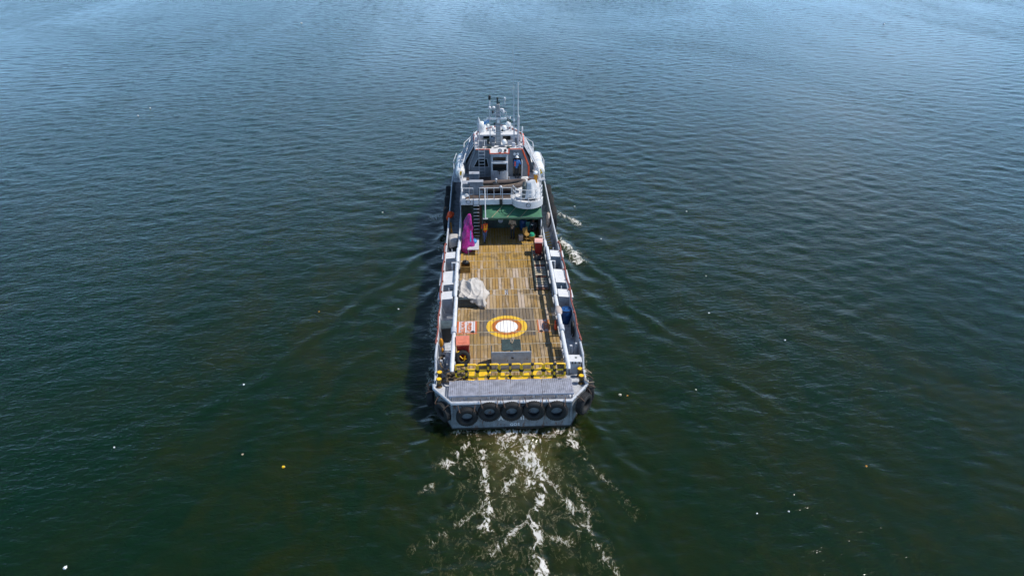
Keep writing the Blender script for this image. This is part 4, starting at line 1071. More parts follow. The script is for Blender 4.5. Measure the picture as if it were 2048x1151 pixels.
to = tm.build('tarpaulin', TARP, tl, smooth=80)
sd = to.modifiers.new('thick', 'SOLIDIFY'); sd.thickness = 0.012
fl = MB(); fv_ = []
for j in range(7):
    for i in range(5):
        u, v = i / 4, j / 6
        fv_.append((0.78 + u * (.42 - .2 * v), 0.75 - v * .62 - u * .15, 0.40 - .30 * u + .05 * math.sin(9 * v + 3 * u)))
fl.add(fv_, [(j * 5 + i, j * 5 + i + 1, j * 5 + i + 6, j * 5 + i + 5) for j in range(6) for i in range(4)])
fo_ = fl.build('tarpaulin_flap', TARP, tl, smooth=80); fo_.modifiers.new('thick', 'SOLIDIFY').thickness = 0.012

# magenta bundle standing by the port rail
mg = thing('wrapped_bundle', 'tall bundle wrapped in shiny magenta tarpaulin by the port rail', 'bundle', (-2.56, 17.3, 1.67))
mb = MB(); rg = []; nz, na = 34, 28
for k in range(nz + 1):
    t = k / nz
    z = t * 2.78
    rad = 0.35 * math.sqrt(max(0.0, 1 - max(0.0, (t - .45) / .57) ** 1.6)) * (1 - .14 * math.exp(-((t - .55) / .07) ** 2)) + .05 * math.exp(-((t - .2) / .15) ** 2)
    rad = max(0.03, rad)
    cx, cy = 0.02 + 0.26 * t ** 2, 0.28 * t
    ring = []
    for j in range(na):
        a = 2 * math.pi * j / na
        f = 1 + .20 * math.sin(3 * a + 4 * t + 1.3 * math.sin(9 * t)) + .09 * math.sin(7 * a - 9 * t) + .05 * math.sin(13 * a + 22 * t)
        ex = 0.10 * math.exp(-((t - .12) / .12) ** 2)
        ring.append((cx + (rad + ex) * f * math.cos(a), cy + (rad + ex) * .85 * f * math.sin(a), z + .03 * math.sin(5 * a + 7 * t)))
    rg.append(ring)
mb.loft(rg); mb.build('wrapping', MAGENTA, mg, smooth=70)
mb = MB(); mb.loft([[(.30 + .05 * math.cos(R(a)) + .03 * t, -.12 + .28 * t + .04 * math.sin(R(a)), .82 + t * .95) for a in range(0, 360, 45)] for t in (0, .2, .45, .7, 1)])
mb.build('blue_liner', BLUEC, mg)
MB().tube([(-.32, -.06, 1.0), (0, -.36, 1.02), (.32, -.06, 1.06), (.1, .38, 1.1)], 0.015, 5, closed=True).build('tie_rope', MAGENTA, mg)
lt = thing('low_table', 'white metal table top beside the magenta bundle', 'table', (-2.06, 17.6, 1.67))
MB().bx(-.42, .40, -.95, .95, .40, .45).build('tabletop', PALE, lt, bevel=0.01)
for sx in (-.36, .34):
    for sy in (-.88, .88): MB().tube([(sx, sy, 0), (sx, sy, .41)], 0.025, 6).build('leg', PALE, lt)
bb_ = thing('cloth_bag', 'bright blue cloth bag lying on the white table', 'bag', (-1.98, 17.75, 2.122))
MB().ball((0, 0, .13), .19, 14, 9, (1, 1.25, .72)).build('bag_body', BLUEC, bb_); MB().tube([(-.06, .1, .2), (0, .16, .34), (.07, .1, .2)], .016, 5).build('handle', BLUEC, bb_)
yc = thing('yellow_crate', 'ochre wooden crate holding black gear below the magenta bundle', 'crate', (-2.58, 14.3, 1.67))
MB().bx(-.34, .34, -.34, -.30, 0, .48).build('crate_side', WOODY, yc, bevel=.008); MB().bx(-.34, .34, .30, .34, 0, .48).build('crate_side', WOODY, yc, bevel=.008)
for x in (-.34, .30): MB().bx(x, x + .04, -.299, .299, 0, .48).build('crate_side', WOODY, yc, bevel=.008)
bg = tag(MB().ball((0, 0, .16), .22, 14, 9, (1.1, .9, .85)).ball((.05, -.1, .36), .05, 10, 6).build('gear_bag', BLACK, None, loc=(-2.58, 14.5, 2.03)), 'black gear bag in the ochre crate', 'bag')

# gangway lying on the starboard side
gw = thing('gangway', 'dark aluminium gangway lying on the starboard side of the deck', 'gangway', (2.50, 14.2, 1.67), R(-0.6))
for sx in (-1, 1):
    MB().bx(sx * .42 - .03, sx * .42 + .03, -2.9, 2.9, 0.02, .16).build('side_beam', DARKG, gw, bevel=.01)
    rl = MB().tube([(sx * .42, -2.75, .14), (sx * .42, -2.7, .52), (sx * .42, 2.7, .52), (sx * .42, 2.75, .14)], .025, 6)
    for y in np.arange(-2.1, 2.5, .7): rl.tube([(sx * .42, y, .14), (sx * .42, y, .52)], .02, 6)
    rl.build('handrail', DARKG if sx < 0 else STEEL, gw)
for i in range(18): MB().bx(-.39, .39, -2.82 + i * .32, -2.82 + i * .32 + .24, .06, .09).build('tread_plank', COPPER if i % 5 == 0 else (CANVAS if i % 4 == 1 else BAR), gw)
tag(MB().ball((0, 0, .14), .28, 16, 9, (1.3, 1, .5)).ball((-.2, .1, .2), .14, 10, 7, (1, 1, .7)).build('dark_tarpaulin', BLACK, None, loc=(2.55, 15.6, 1.76)), 'crumpled dark tarpaulin heaped on the gangway', 'tarpaulin')

# spare tyre in front of the red bin
sp = tyre('spare_tyre', 'black tyre with a yellow rope inside leaning before the red bin', (-2.52, 3.42, 2.10), (R(-24), 0, R(6)), r=0.40, t=0.13, parts=False, group=None)
MB().tube([(-.16, -.08, .12), (0, -.12, -.05), (.12, -.1, .12), (.05, -.05, -.18), (.16, -.1, -.05)], .03, 6).build('yellow_rope', YELLOW, sp)
MB().ball((-.2, .0, .3), .1, 10, 7, (1.2, .7, .9)).build('yellow_cloth', YELLOW, sp)

# mooring rope heap on the port quarter
rp = thing('mooring_rope', 'brown hawser heaped in loose coils at the port stern corner', 'rope', (-2.95, 2.15, 1.65))
rr_ = np.random.default_rng(3)
for k in range(9):
    pts = []; cx, cy = rr_.uniform(-.35, .45), rr_.uniform(-.30, .35); rx, ry = rr_.uniform(.22, .5), rr_.uniform(.16, .34); a0 = rr_.uniform(0, 6.28)
    for a in np.linspace(0, 6.28 * rr_.uniform(.8, 1.15), 22):
        w_ = 1 + .2 * math.sin(3 * a + k)
        pts.append((cx + rx * w_ * math.cos(a + a0), cy + ry * w_ * math.sin(a + a0), .06 + .045 * k + .03 * math.sin(2 * a + k)))
    MB().tube(pts, .048, 7).build('rope_coil', ROPE, rp)
MB().tube([(-.5, .3, .25), (-.75, .7, .4), (-.8, 1.3, .5), (-.7, 1.7, .2)], .045, 7).build('rope_tail', ROPE, rp)
MB().tube([(.3, -.05, .3), (.7, .0, .15), (1.0, -.1, .06), (1.2, .1, .05)], .045, 7).build('rope_tail', ROPE, rp)
MB().tube([(-.3, .45, .3), (-.2, .8, .45), (-.05, .9, .4), (.05, .6, .2)], .04, 7).build('rope_tail', TAN, rp)

# bits hung on the bulwarks
oj = thing('life_jacket', 'bright orange life jacket slung over the port bulwark rail', 'life jacket', (-3.86, 21.4, 2.66))
MB().ball((0, 0, .12), .30, 16, 10, (.75, 1.1, .95)).ball((.12, .15, .1), .2, 12, 8, (1, 1, 1)).ball((-.18, -.1, -.1), .2, 12, 8, (.6, 1, 1.1)).build('foam_body', ORANGE, oj, smooth=80)
MB().tube([(-.2, -.1, .1), (0, -.3, .28), (.2, -.1, .2)], .02, 5).build('webbing_strap', BLACK, oj)
ab = thing('amber_float', 'amber fabric float hung inside the port bulwark', 'float', (-3.74, 4.55, 2.2))
MB().ball((0, 0, .15), .12, 12, 9, (1, 1, 2.5)).build('float_body', AMBER, ab); MB().ball((.06, -.15, -.25), .09, 10, 8, (.8, 1, 1.8)).build('float_body', AMBER, ab)
MB().tube([(0, 0, .4), (-.08, 0, .5)], .015, 5).tube([(.05, -.1, -.05), (.16, -.15, -.4), (.1, -.2, -.6)], .014, 5).build('lanyard', TAN, ab)
tag(MB().box((0, 0, .12), (.26, .34, .24)).box((0, 0, .27), (.12, .12, .08)).build('tool_box', BLACK, None, bevel=.02, loc=(-3.66, 3.95, 1.607)), 'small black box on the port walkway under the amber float', 'box')
cb = thing('canvas_bag', 'pinkish grey canvas sack hung on the starboard bulwark', 'sack', (3.72, 21.6, 2.25))
MB().loft([[(.22 * k * math.cos(R(a)) * .8, 1.9 * .3 * k * math.sin(R(a)), z + .03 * math.sin(R(3 * a))) for a in range(0, 360, 24)] for z, k in ((-.62, .3), (-.4, .8), (0, 1.0), (.3, .75), (.46, .3))]).build('sack', CANVAS, cb, smooth=70)
MB().tube([(0, 0, .45), (.15, .05, .55)], .02, 5).tube([(-.1, -.5, -.1), (-.2, 0, .1), (-.1, .5, -.05)], .02, 5).build('cord', BLACK, cb)
cv = thing('covered_machine', 'small machine under a cream cover in the port walkway', 'machine', (-3.50, 18.0, 1.607))
MB().box((0, 0, .32), (.50, .85, .6)).build('machine_body', DARKG, cv, bevel=.03)
mb = MB()
mb.loft([[(.36 * k * math.copysign(abs(math.cos(R(a))) ** .5, math.cos(R(a))), .56 * k * math.copysign(abs(math.sin(R(a))) ** .5, math.sin(R(a))), z + (.10 * math.sin(R(4 * a)) if z < .5 else 0)) for a in range(0, 360, 15)] for z, k in ((.36, 1.08), (.66, 1.0), (.90, .92), (.97, .5), (.98, .05))])
mb.build('cover', TARP, cv, smooth=70)
for z, x in ((.9, .05), (1.25, -.05)): pass
ys_ = thing('safety_harness', 'yellow webbing harness hung on the port bulwark by the life jacket', 'harness', (-3.80, 20.0, 2.2))
MB().tube([(0, .35, .40), (.05, .3, .0), (.0, .0, -.35), (.18, -.35, -.2), (.05, -.3, .2)], .05, 7).build('webbing', AMBER, ys_); MB().ball((.12, -.4, -.15), .09).build('buckle', TAN, ys_)
hs = thing('rubber_hose', 'black rubber hose looped on the inside of the starboard bulwark', 'hose', (3.78, 5.9, 2.2))
for k in range(4): MB().tube([(.02 * k - .03, .42 * math.cos(R(a)) + .04 * k, .46 * math.sin(R(a)) - .02 * k) for a in range(0, 360, 20)], .035, 7, closed=True).build('hose_loop', BLACK, hs)
tr_ = thing('tan_line', 'tan rope tied round the starboard stern bollards', 'rope', (3.8, 1.35, 1.9))
MB().tube([(-.05, .4, .05), (.1, .1, .15), (.2, -.1, -.05), (.55, -.15, .05)], .022, 6).tube([(0, .75, .25), (.2, .65, .3), (.5, .45, .15)], .022, 6).tube([(.1, -.05, .1), (.2, -.2, .1), (.3, -.1, -.02)], .02, 5).build('rope_turn', TAN, tr_)
ow = thing('orange_rag', 'crumpled orange rag against the foot of the starboard cargo rail', 'rag', (2.88, 6.7, 1.69))
MB().ball((0, 0, .14), .16, 12, 8, (.6, 1.5, 1.1)).ball((.02, .35, .22), .12, 10, 7, (.5, 1, 1.4)).build('rag_cloth', ORANGE, ow, smooth=80)
rj = thing('wrapped_joint', 'pale canvas wrapping tied round the starboard cargo rail', 'wrapping', (3.04, 7.05, 2.72))
MB().tube([(0, -.42, 0), (0, -.25, .02), (.01, 0, .03), (0, .25, .01), (0, .42, 0)], [.14, .20, .22, .19, .14], 12).build('canvas_wrap', CANVAS, rj)
MB().tube([(.2 * math.cos(R(a)), .1, .2 * math.sin(R(a))) for a in range(0, 360, 30)], .02, 5, closed=True).build('tie', TAN, rj)

# life-raft canisters
def raft(label, loc, rz=0.0, L=1.9, r=.36):
    root = thing('life_raft', label, 'life raft', loc, rz, 'white life-raft canisters beside the wheelhouse')
    pf = [(r * .55, -L / 2), (r * .9, -L / 2 + .08), (r, -L / 2 + .2), (r, -.04), (r * 1.04, -.03), (r * 1.04, .03), (r, .04), (r, L / 2 - .2), (r * .9, L / 2 - .08), (r * .55, L / 2)]
    MB().lathe(pf, (0, 0, 0), 'Y', 20).build('canister', GELCOAT, root)
    for y in (-.55, .55): MB().lathe([(r * 1.015, y - .03), (r * 1.02, y), (r * 1.015, y + .03)], (0, 0, 0), 'Y', 20).build('strap', PALE, root)
    for y in (-.5, .5): MB().box((0, y, -r - .02), (r * 1.6, .1, .22)).tube([(0, y, -r - .1), (0, y, -r - .30)], .05, 6).build('cradle', GREY, root)
    return root
ra = raft('white life-raft canister on the port side with a yellow tag, nearest the stern', (-3.06, 24.45, 5.30))
MB().box((.06, -.97, .05), (.16, .04, .3), ry=R(12)).build('yellow_tag', YELLOW, ra)
raft('white life-raft canister on the port side, farther from the stern', (-3.06, 26.6, 5.30))
ra = raft('white life-raft canister on the starboard side with an amber tag, nearest the stern', (3.16, 24.6, 5.30), 0, 1.95, .40)
MB().box((.05, -1.0, .05), (.2, .04, .34), ry=R(-18)).build('amber_tag', YELLOW, ra)
raft('white life-raft canister on the starboard side, farther from the stern', (3.16, 26.7, 5.30), 0, 1.95, .40)
for sx in (-1, 1):
    MB().tube([(sx * 3.02, 23.3, UZ), (sx * 3.15, 23.4, 5.4), (sx * 2.75, 24.2, 6.2), (sx * 2.3, 28.2, 6.6)], .045, 8).build('raft_davit', WHITE, V)
    MB().tube([(sx * 3.55, 24.2, 4.7), (sx * 3.62, 25.6, 5.6), (sx * 3.45, 27.5, 5.6), (sx * 3.2, 28.2, 4.8)], .035, 6).tube([(sx * 3.0, 24.3, 4.72), (sx * 3.5, 24.3, 4.7)], .05, 6).build('raft_guard', PALE, V)
    MB().bx(min(sx * 2.9, sx * 3.6), max(sx * 2.9, sx * 3.6), 23.6, 27.9, 4.58, 4.66).build('raft_shelf', GREY, V)
ew = thing('engine_cover', 'orange-brown outboard engine with a white cowl beside the starboard life raft', 'engine', (2.78, 22.9, UZ + .01))
MB().box((0, 0, .35), (.26, .3, .7)).build('leg_casing', AMBER, ew, bevel=.04); MB().ball((0, 0, .78), .19, 12, 8, (1, 1.1, .8)).build('cowl', GELCOAT, ew)
MB().box((-.35, .1, .12), (.5, .4, .24)).build('mount', COPPER, ew, bevel=.03)

# fire monitor under cover on the round platform
fmn = thing('covered_monitor', 'white canvas cover over equipment on the round starboard platform', 'equipment', (2.05, 19.7, UZ + .005))
mb = MB(); rg = []
for k in range(13):
    t = k / 12; z = .15 + t * 1.15
    rg.append([(.10 + (.62 - .30 * t) * (1 + .13 * math.sin(4 * a_ + 3 * t) + .07 * math.sin(9 * a_ - 5 * t)) * math.cos(a_), .05 + (.55 - .28 * t) * (1 + .12 * math.sin(5 * a_ + 2)) * math.sin(a_), z + .10 * math.sin(3 * a_) * (1 - t) + .10 * math.cos(a_) * t) for a_ in np.linspace(0, 2 * math.pi, 25)[:-1]])
mb.loft(rg); mb.build('cover', WHITE, fmn, smooth=70)
MB().tube([(-.35, -.2, .0), (-.35, -.2, 1.05), (-.3, 0, 1.2)], .15, 10).build('grey_pipe', STEEL, fmn)
MB().box((.1, 0, .07), (.9, .8, .14)).build('base', BLACK, fmn)

# rescue boat lying athwart the upper deck
rb = thing('rescue_boat', 'grey-brown inflatable rescue boat lying across the upper deck', 'boat', (0.25, 21.05, UZ))
tube_pts = [(-1.75, -.5, .52), (-.6, -.52, .52), (.5, -.50, .55), (1.1, -.36, .64), (1.5, -.1, .78), (1.55, .1, .80), (1.1, .40, .66), (.5, .52, .55), (-.6, .54, .52), (-1.75, .52, .52)]
MB().tube(tube_pts, [.15, .22, .22, .20, .17, .17, .20, .22, .22, .15], 12).build('inflated_tube', RIBT, rb)
MB().loft([[(x, sy * w_, z) for sy, z in ((-1, .42), (1, .42), (.3, z0), (-.3, z0))] for x, w_, z0 in ((-1.6, .42, .2), (0, .44, .2), (.9, .35, .3), (1.4, .1, .5))]).build('boat_hull', DARKG, rb)
MB().box((-.6, 0, .62), (.4, .5, .22)).build('console', BLACK, rb, bevel=.03)
for x in (-1.0, .7): MB().box((x, 0, .12), (.14, 1.0, .24)).build('chock', BLACK, rb)
MB().ball((-.55, .1, .95), .09).tube([(-.55, .1, .7), (-.55, .1, .95)], .04, 6).build('boat_lamp', WHITE, rb)
MB().tube([(1.2, -.35, .82), (.2, -.95, .9), (-.2, -1.5, .95)], .013, 4).build('boat_painter', TAN, rb)
for (x, y, sx_, sy_, sz_), lab in zip(((-1.78, 20.7, 1.0, .45, 1.0), (-1.95, 22.6, .75, .5, .95), (-2.56, 20.95, .46, .6, .82)), ('large grey steel locker behind the port guard rail of the upper deck', 'smaller grey steel locker against the wheelhouse ladder bay', 'narrow grey locker in the port corner of the upper deck beside the large one')):
    lk = thing('deck_locker', lab, 'locker', (x, y, UZ + .003))
    MB().box((0, 0, sz_ / 2), (sx_, sy_, sz_)).build('locker_body', CABIN_SHADE, lk, bevel=.02)
    MB().box((0, 0, sz_ + .015), (sx_ + .04, sy_ + .04, .03)).build('locker_lid', GREY, lk, bevel=.01)
    MB().box((.2, -sy_ / 2 - .012, sz_ * .5), (.1, .02, .05)).build('latch', BLACK, lk)
    MB().bx(-.02 - .005, -.02 + .005, -sy_ / 2 - .006, -sy_ / 2 + .01, .05, sz_ - .05).build('door_seam', DARKG, lk)

# flags
def flag(label, loc, mat, mat2, w, h, slope):
    root = thing('signal_flag', label, 'flag', loc)
    for m_, a0, a1, nm in ((mat, 0, .55, 'flag_cloth'), (mat2, .55, 1, 'flag_cloth')):
        vs = []
        for j in range(6):
            for i in range(9):
                u, v = i / 8 * w, (a0 + (a1 - a0) * j / 5)
                vs.append((-u * slope, .05 * math.sin(6 * u / w + 2 * v), v * h - .45 * u + .03 * math.sin(7 * u / w)))
        o = MB().add(vs, [(j * 9 + i, j * 9 + i + 1, j * 9 + i + 10, j * 9 + i + 9) for j in range(5) for i in range(8)]).build(nm, m_, root, smooth=60)
        o.modifiers.new('thick', 'SOLIDIFY').thickness = .006
    MB().tube([(0, 0, -.05), (0, 0, h + .08)], .01, 5).build('halyard', WHITE, root)
flag('light blue and white flag flying beside the mast', (-0.72, 25.45, 8.75), FLAGB, GELCOAT, .42, .42, 1)
flag('dark green and white flag on the starboard mast stay', (0.66, 25.5, 8.85), FLAGG, GELCOAT, .30, .42, -1)
# lifebuoys on the roof rails
for x, y, lab in ((1.92, 25.0, 'orange lifebuoy on the starboard wheelhouse roof rail, nearer the stern'), (1.94, 26.1, 'orange lifebuoy on the starboard roof rail beneath the white aerial'), (-1.92, 26.2, 'orange lifebuoy on the port wheelhouse roof rail')):
    lb = thing('lifebuoy', lab, 'lifebuoy', (x, y, 7.32), 0, 'lifebuoys on the wheelhouse roof rails')
    MB().tube([(.0, .26 * math.cos(R(a)), .26 * math.sin(R(a))) for a in range(0, 360, 15)], .065, 8, closed=True).build('ring', ORANGE, lb)
    for k in range(4):
        a = R(45 + 90 * k); MB().box((0, .26 * math.cos(a), .26 * math.sin(a)), (.14, .07, .14), rx=a).build('white_band', WHITE, lb, bevel=.01)

# ------------------------------------------------------------------ people
def capsule(mb, p, q, r0, r1, n=10):
    p, q = Vector(p), Vector(q)
    d = (q - p); L = d.length
    if L < 1e-5: return
    d /= L
    pts, rad = [], []
    for k in (0.0, .5, .87): pts.append(p - d * r0 * (1 - k) ** 1); rad.append(max(.002, r0 * math.sqrt(max(0.0001, 1 - (1 - k) ** 2))))
    pts.append(p); rad.append(r0)
    pts.append(q); rad.append(r1)
    for k in (.13, .5, 1.0): pts.append(q + d * r1 * k); rad.append(max(.002, r1 * math.sqrt(max(0.0001, 1 - k * k))))
    mb.tube(pts, rad, n)
BONES = {}
def person(label, loc, rz, J, top, legs, hair=True, extra=None, sleeve=None):
    root = thing('person', label, 'person', loc, rz)
    # joints default to a relaxed stance facing -Y
    D = dict(pel=(0, 0, .94), chest=(0, .0, 1.30), neck=(0, 0, 1.48), head=(0, -.015, 1.63),
             shL=(-.19, 0, 1.42), elL=(-.25, .02, 1.14), wrL=(-.25, -.08, .90), shR=(.19, 0, 1.42), elR=(.25, .02, 1.14), wrR=(.25, -.08, .90),
             hiL=(-.09, 0, .90), knL=(-.10, -.02, .49), anL=(-.10, .02, .09), hiR=(.09, 0, .90), knR=(.10, -.02, .49), anR=(.10, .02, .09))
    D.update(J)
    D = {k: Vector(v) for k, v in D.items()}
    seg = []
    def S_(a, c, r0, r1, kind): seg.append((Vector(a), Vector(c), r0, r1, kind))
    S_(D['pel'], (D['pel'] + D['chest']) / 2, .145, .135, 'top'); S_((D['pel'] + D['chest']) / 2, D['chest'], .135, .155, 'top')
    S_(D['chest'], D['neck'], .14, .065, 'top'); S_(D['shL'], D['shR'], .075, .075, 'top')
    S_(D['chest'] + Vector((-.07, 0, 0)), D['chest'] + Vector((.07, 0, 0)), .135, .135, 'top')
    S_(D['pel'] + Vector((-.06, 0, -.02)), D['pel'] + Vector((.06, 0, -.02)), .12, .12, 'legs')
    S_(D['neck'], D['head'], .058, .058, 'skin')
    hd = D['head']; S_(hd + Vector((0, .015, .035)), hd + Vector((0, .015, .05)), .092, .09, 'skin'); S_(hd + Vector((0, -.02, -.03)), hd + Vector((0, -.015, .03)), .066, .08, 'skin')
    S_(hd + Vector((0, -.09, .015)), hd + Vector((0, -.102, -.012)), .012, .016, 'skin')      # nose
    S_(hd + Vector((-.022, -.075, -.045)), hd + Vector((.022, -.075, -.045)), .012, .012, 'skin')  # lips
    for sx in (-1, 1): S_(hd + Vector((sx * .09, .01, .0)), hd + Vector((sx * .094, .015, .03)), .016, .018, 'skin')  # ears
    for s in 'LR':
        S_(D['sh' + s], D['el' + s], .058, .045, 'sleeve'); S_(D['el' + s], D['wr' + s], .043, .030, 'skin' if sleeve is None else 'sleeve')
        S_(D['hi' + s], D['kn' + s], .092, .060, 'legs'); S_(D['kn' + s], D['an' + s], .060, .045, 'legs')
        an = D['an' + s]; S_(an + Vector((0, .02, -.04)), an + Vector((0, -.15, -.05)), .045, .036, 'shoe')
        # hand: palm, four fingers, thumb
        wr = D['wr' + s]; dv = (wr - D['el' + s]).normalized(); side = dv.cross(Vector((0, 1, 0)))
        side = side.normalized() if side.length > .1 else Vector((1, 0, 0))
        pl = wr + dv * .075
        S_(wr, pl, .030, .036, 'skin'); S_(pl - side * .02, pl + side * .02, .026, .026, 'skin')
        curl = dv.cross(side) * (1 if s == 'L' else -1)
        for i, ln in enumerate((.062, .074, .070, .052)):
            bs = pl + side * (-.030 + i * .020) + dv * .02
            kn = bs + dv * ln * .55; S_(bs, kn, .0115, .011, 'skin'); S_(kn, kn + (dv * .8 + curl * .5).normalized() * ln * .5, .011, .010, 'skin')
        tb = wr + dv * .03 - side * .03; S_(tb, tb + (dv * .7 - side * .7) * .05, .014, .012, 'skin')
    mb = MB()
    for a, c, r0, r1, k in seg: capsule(mb, a, c, r0, r1)
    me = bpy.data.meshes.new('body_src'); me.from_pydata(mb.v, [], mb.f)
    tmp = bpy.data.objects.new('body_src', me); COL.objects.link(tmp)
    rm = tmp.modifiers.new('r', 'REMESH'); rm.mode = 'VOXEL'; rm.voxel_size = .0145
    dg = bpy.context.evaluated_depsgraph_get()
    body = bpy.data.meshes.new_from_object(tmp.evaluated_get(dg))
    bpy.data.objects.remove(tmp)
    mats = dict(top=top, legs=legs, skin=SKIN, shoe=BLACK, sleeve=sleeve or top)
    order = list(mats); body.materials.clear()
    for k in order: body.materials.append(mats[k])
    nv = len(body.polygons); cen = np.empty(nv * 3); body.polygons.foreach_get('center', cen); cen = cen.reshape(-1, 3)
    best = np.full(nv, 1e9); ind = np.zeros(nv, dtype=np.int32)
    for a, c, r0, r1, k in seg:
        a_, c_ = np.array(a), np.array(c); v = c_ - a_; t = np.clip(((cen - a_) @ v) / max(1e-9, v @ v), 0, 1)
        d = np.linalg.norm(cen - a_ - t[:, None] * v, axis=1) - (r0 + (r1 - r0) * t)
        u = d < best; best[u] = d[u]; ind[u] = order.index(k)
    body.polygons.foreach_set('material_index', ind)
    body.polygons.foreach_set('use_smooth', np.ones(nv, dtype=bool))
    body.name = 'body'
    o = bpy.data.objects.new('body', body); COL.objects.link(o); o.parent = root
    sm_ = o.modifiers.new('s', 'SMOOTH'); sm_.iterations = 3; sm_.factor = .5
    ey = MB()
    for sx in (-1, 1): ey.ball(tuple(hd + Vector((sx * .032, -.079, .012))), .011, 8, 6)
    ey.build('eyes', HAIR, root)
    if hair: MB().ball(tuple(hd + Vector((0, .025, .055))), .102, 14, 9, (.98, 1.02, .92)).build('hair', HAIR, root, smooth=80)
    if extra: extra(root, D)
    return root
def helmet(root, D):
    h = D['head']; c = h + Vector((0, .012, .055))
    hm = MB(); hm.lathe([(.135, .0), (.128, .02), (.118, .07), (.085, .115), (.04, .135), (.005, .138)], tuple(c), 'Z', 18); hm.build('helmet', GELCOAT, root, smooth=60)
    MB().lathe([(.10, 0), (.155, -.004), (.15, .008), (.10, .012)], tuple(c + Vector((0, -.02, .0))), 'Z', 18).build('helmet_brim', GELCOAT, root)
def vest(mat, stripe):
    def f(root, D):
        p, c, n_ = D['pel'], D['chest'], D['neck']
        mb = MB(); rg = []
        for q, rx, ry in ((p + Vector((0, 0, .02)), .185, .165), ((p + c) / 2, .19, .165), (c, .225, .175), (c + (n_ - c) * .55, .20, .14)):
            rg.append([tuple(q + Vector((rx * math.cos(R(a)), ry * math.sin(R(a)), 0))) for a in range(0, 360, 20)])
        mb.loft(rg, cap=False); o = mb.build('safety_vest', mat, root, smooth=70); o.modifiers.new('t', 'SOLIDIFY').thickness = .012
        q = (p + c) / 2
        MB().loft([[tuple(q + Vector((rx * math.cos(R(a)), (rx - .03) * math.sin(R(a)), z))) for a in range(0, 360, 20)] for z, rx in ((-.03, .197), (.03, .199))], cap=False).build('reflective_band', stripe, root)
        for sx in (-1, 1): MB().box(tuple(c + Vector((sx * .09, -.172, -.05))), (.05, .015, .42)).box(tuple(c + Vector((sx * .09, .172, -.05))), (.05, .015, .42)).build('reflective_band', stripe, root)
    return f
person('man in an orange vest and blue jeans walking out from under the awning', (-1.22, 18.75, 1.675), R(25),
       dict(knL=(-.10, -.10, .50), anL=(-.10, -.10, .09), knR=(.10, .05, .49), anR=(.10, .20, .12), wrL=(-.20, -.18, .98), elR=(.26, .10, 1.15), wrR=(.24, .0, .92)), ORANGE, JEANS, extra=vest(ORANGE, YELLOW))
person('man in a tan shirt and dark trousers standing under the awning', (0.85, 19.3, 1.675), R(-20),
       dict(elL=(-.27, -.05, 1.16), wrL=(-.05, -.24, 1.14), elR=(.27, -.05, 1.16), wrR=(.06, -.25, 1.18)), TANC, DARKC)
person('man in a white helmet and blue jacket at the wheelhouse door', (1.38, 23.92, UZ + .006), R(160),
       dict(elL=(-.30, .0, 1.18), wrL=(-.38, -.2, 1.10), elR=(.26, -.05, 1.14)), BLUECL, DARKC, hair=False, sleeve=BLUECL,
       extra=lambda r_, D: (helmet(r_, D), MB().box(tuple(D['chest'] + Vector((.10, .165, -.08))), (.09, .02, .36)).build('orange_stripe', ORANGE, r_)))
sit = dict(pel=(0, .0, .52), chest=(0, -.04, .88), neck=(0, -.06, 1.06), head=(0, -.09, 1.21), shL=(-.19, -.04, 1.0), shR=(.19, -.04, 1.0), elL=(-.27, -.14, .76), wrL=(-.15, -.34, .66), elR=(.27, -.14, .76), wrR=(.14, -.36, .68),
           hiL=(-.10, -.02, .50), hiR=(.10, -.02, .50), knL=(-.14, -.42, .50), anL=(-.14, -.44, .09), knR=(.14, -.42, .50), anR=(.14, -.40, .09))
person('man in dark clothes sitting under the starboard end of the awning', (2.45, 19.9, 1.675), R(-20), sit, DARKC, DARKC, sleeve=DARKC,
       extra=lambda r_, D: MB().box(tuple(D['chest'] + Vector((-.05, -.16, .03))), (.16, .03, .06)).build('white_badge', WHITE, r_))

def chair(label, loc, rz, mat):
    root = thing('deck_chair', label, 'chair', loc, rz)
    MB().box((0, 0, .43), (.46, .44, .04)).build('seat', mat, root, bevel=.012)
    MB().box((0, .24, .68), (.46, .04, .46), rx=R(-10)).build('backrest', mat, root, bevel=.012)
    for sx in (-.2, .2):
        for sy in (-.19, .19): MB().tube([(sx * 1.1, sy * 1.1, 0), (sx, sy, .42)], .022, 6).build('leg', mat, root)
    return root
chair('black chair under the seated man', (2.45, 19.9, 1.672), R(-20), BLACK)
chair('ochre wooden chair in the shade under the awning', (1.92, 19.05, 1.672), R(35), WOODY)
chair('teal plastic chair behind the ochre one', (2.05, 20.0, 1.672), R(-15), TEALP)
bk = thing('plastic_bucket', 'bright green upturned bucket on a basket under the awning', 'bucket', (2.28, 18.95, 2.05))
MB().lathe([(.20, 0), (.21, .02), (.17, .18), (.14, .22), (.01, .225)], (0, 0, 0), 'Z', 18).build('bucket_body', GREENP, bk); MB().tube([(.2, 0, .02), (.26, .1, .05), (0, .24, .04), (-.2, 0, .02)], .008, 5).build('handle', PALE, bk)
ks = thing('wicker_basket', 'ochre basket under the green bucket', 'basket', (2.28, 18.95, 1.672))
MB().lathe([(.17, 0), (.22, .2), (.24, .36), (.21, .37), (.19, .2)], (0, 0, 0), 'Z', 18).build('basket_body', WOODY, ks); MB().tube([(.235 * math.cos(R(a)), .235 * math.sin(R(a)), .36) for a in range(0, 360, 20)], .018, 5, closed=True).build('rim', WOODY, ks)
pc = thing('striped_post', 'short yellow and black striped post beside the pink-lidded bin', 'post', (2.82, 17.75, 1.672))
for k in range(5): MB().lathe([(.10, k * .16), (.10, k * .16 + .16)], (0, 0, 0), 'Z', 14).build('stripe', YELLOW if k % 2 else BLACK, pc)
MB().ball((0, 0, .86), .12, 12, 8, (1.2, 1, .6)).build('rag_top', CANVAS, pc)
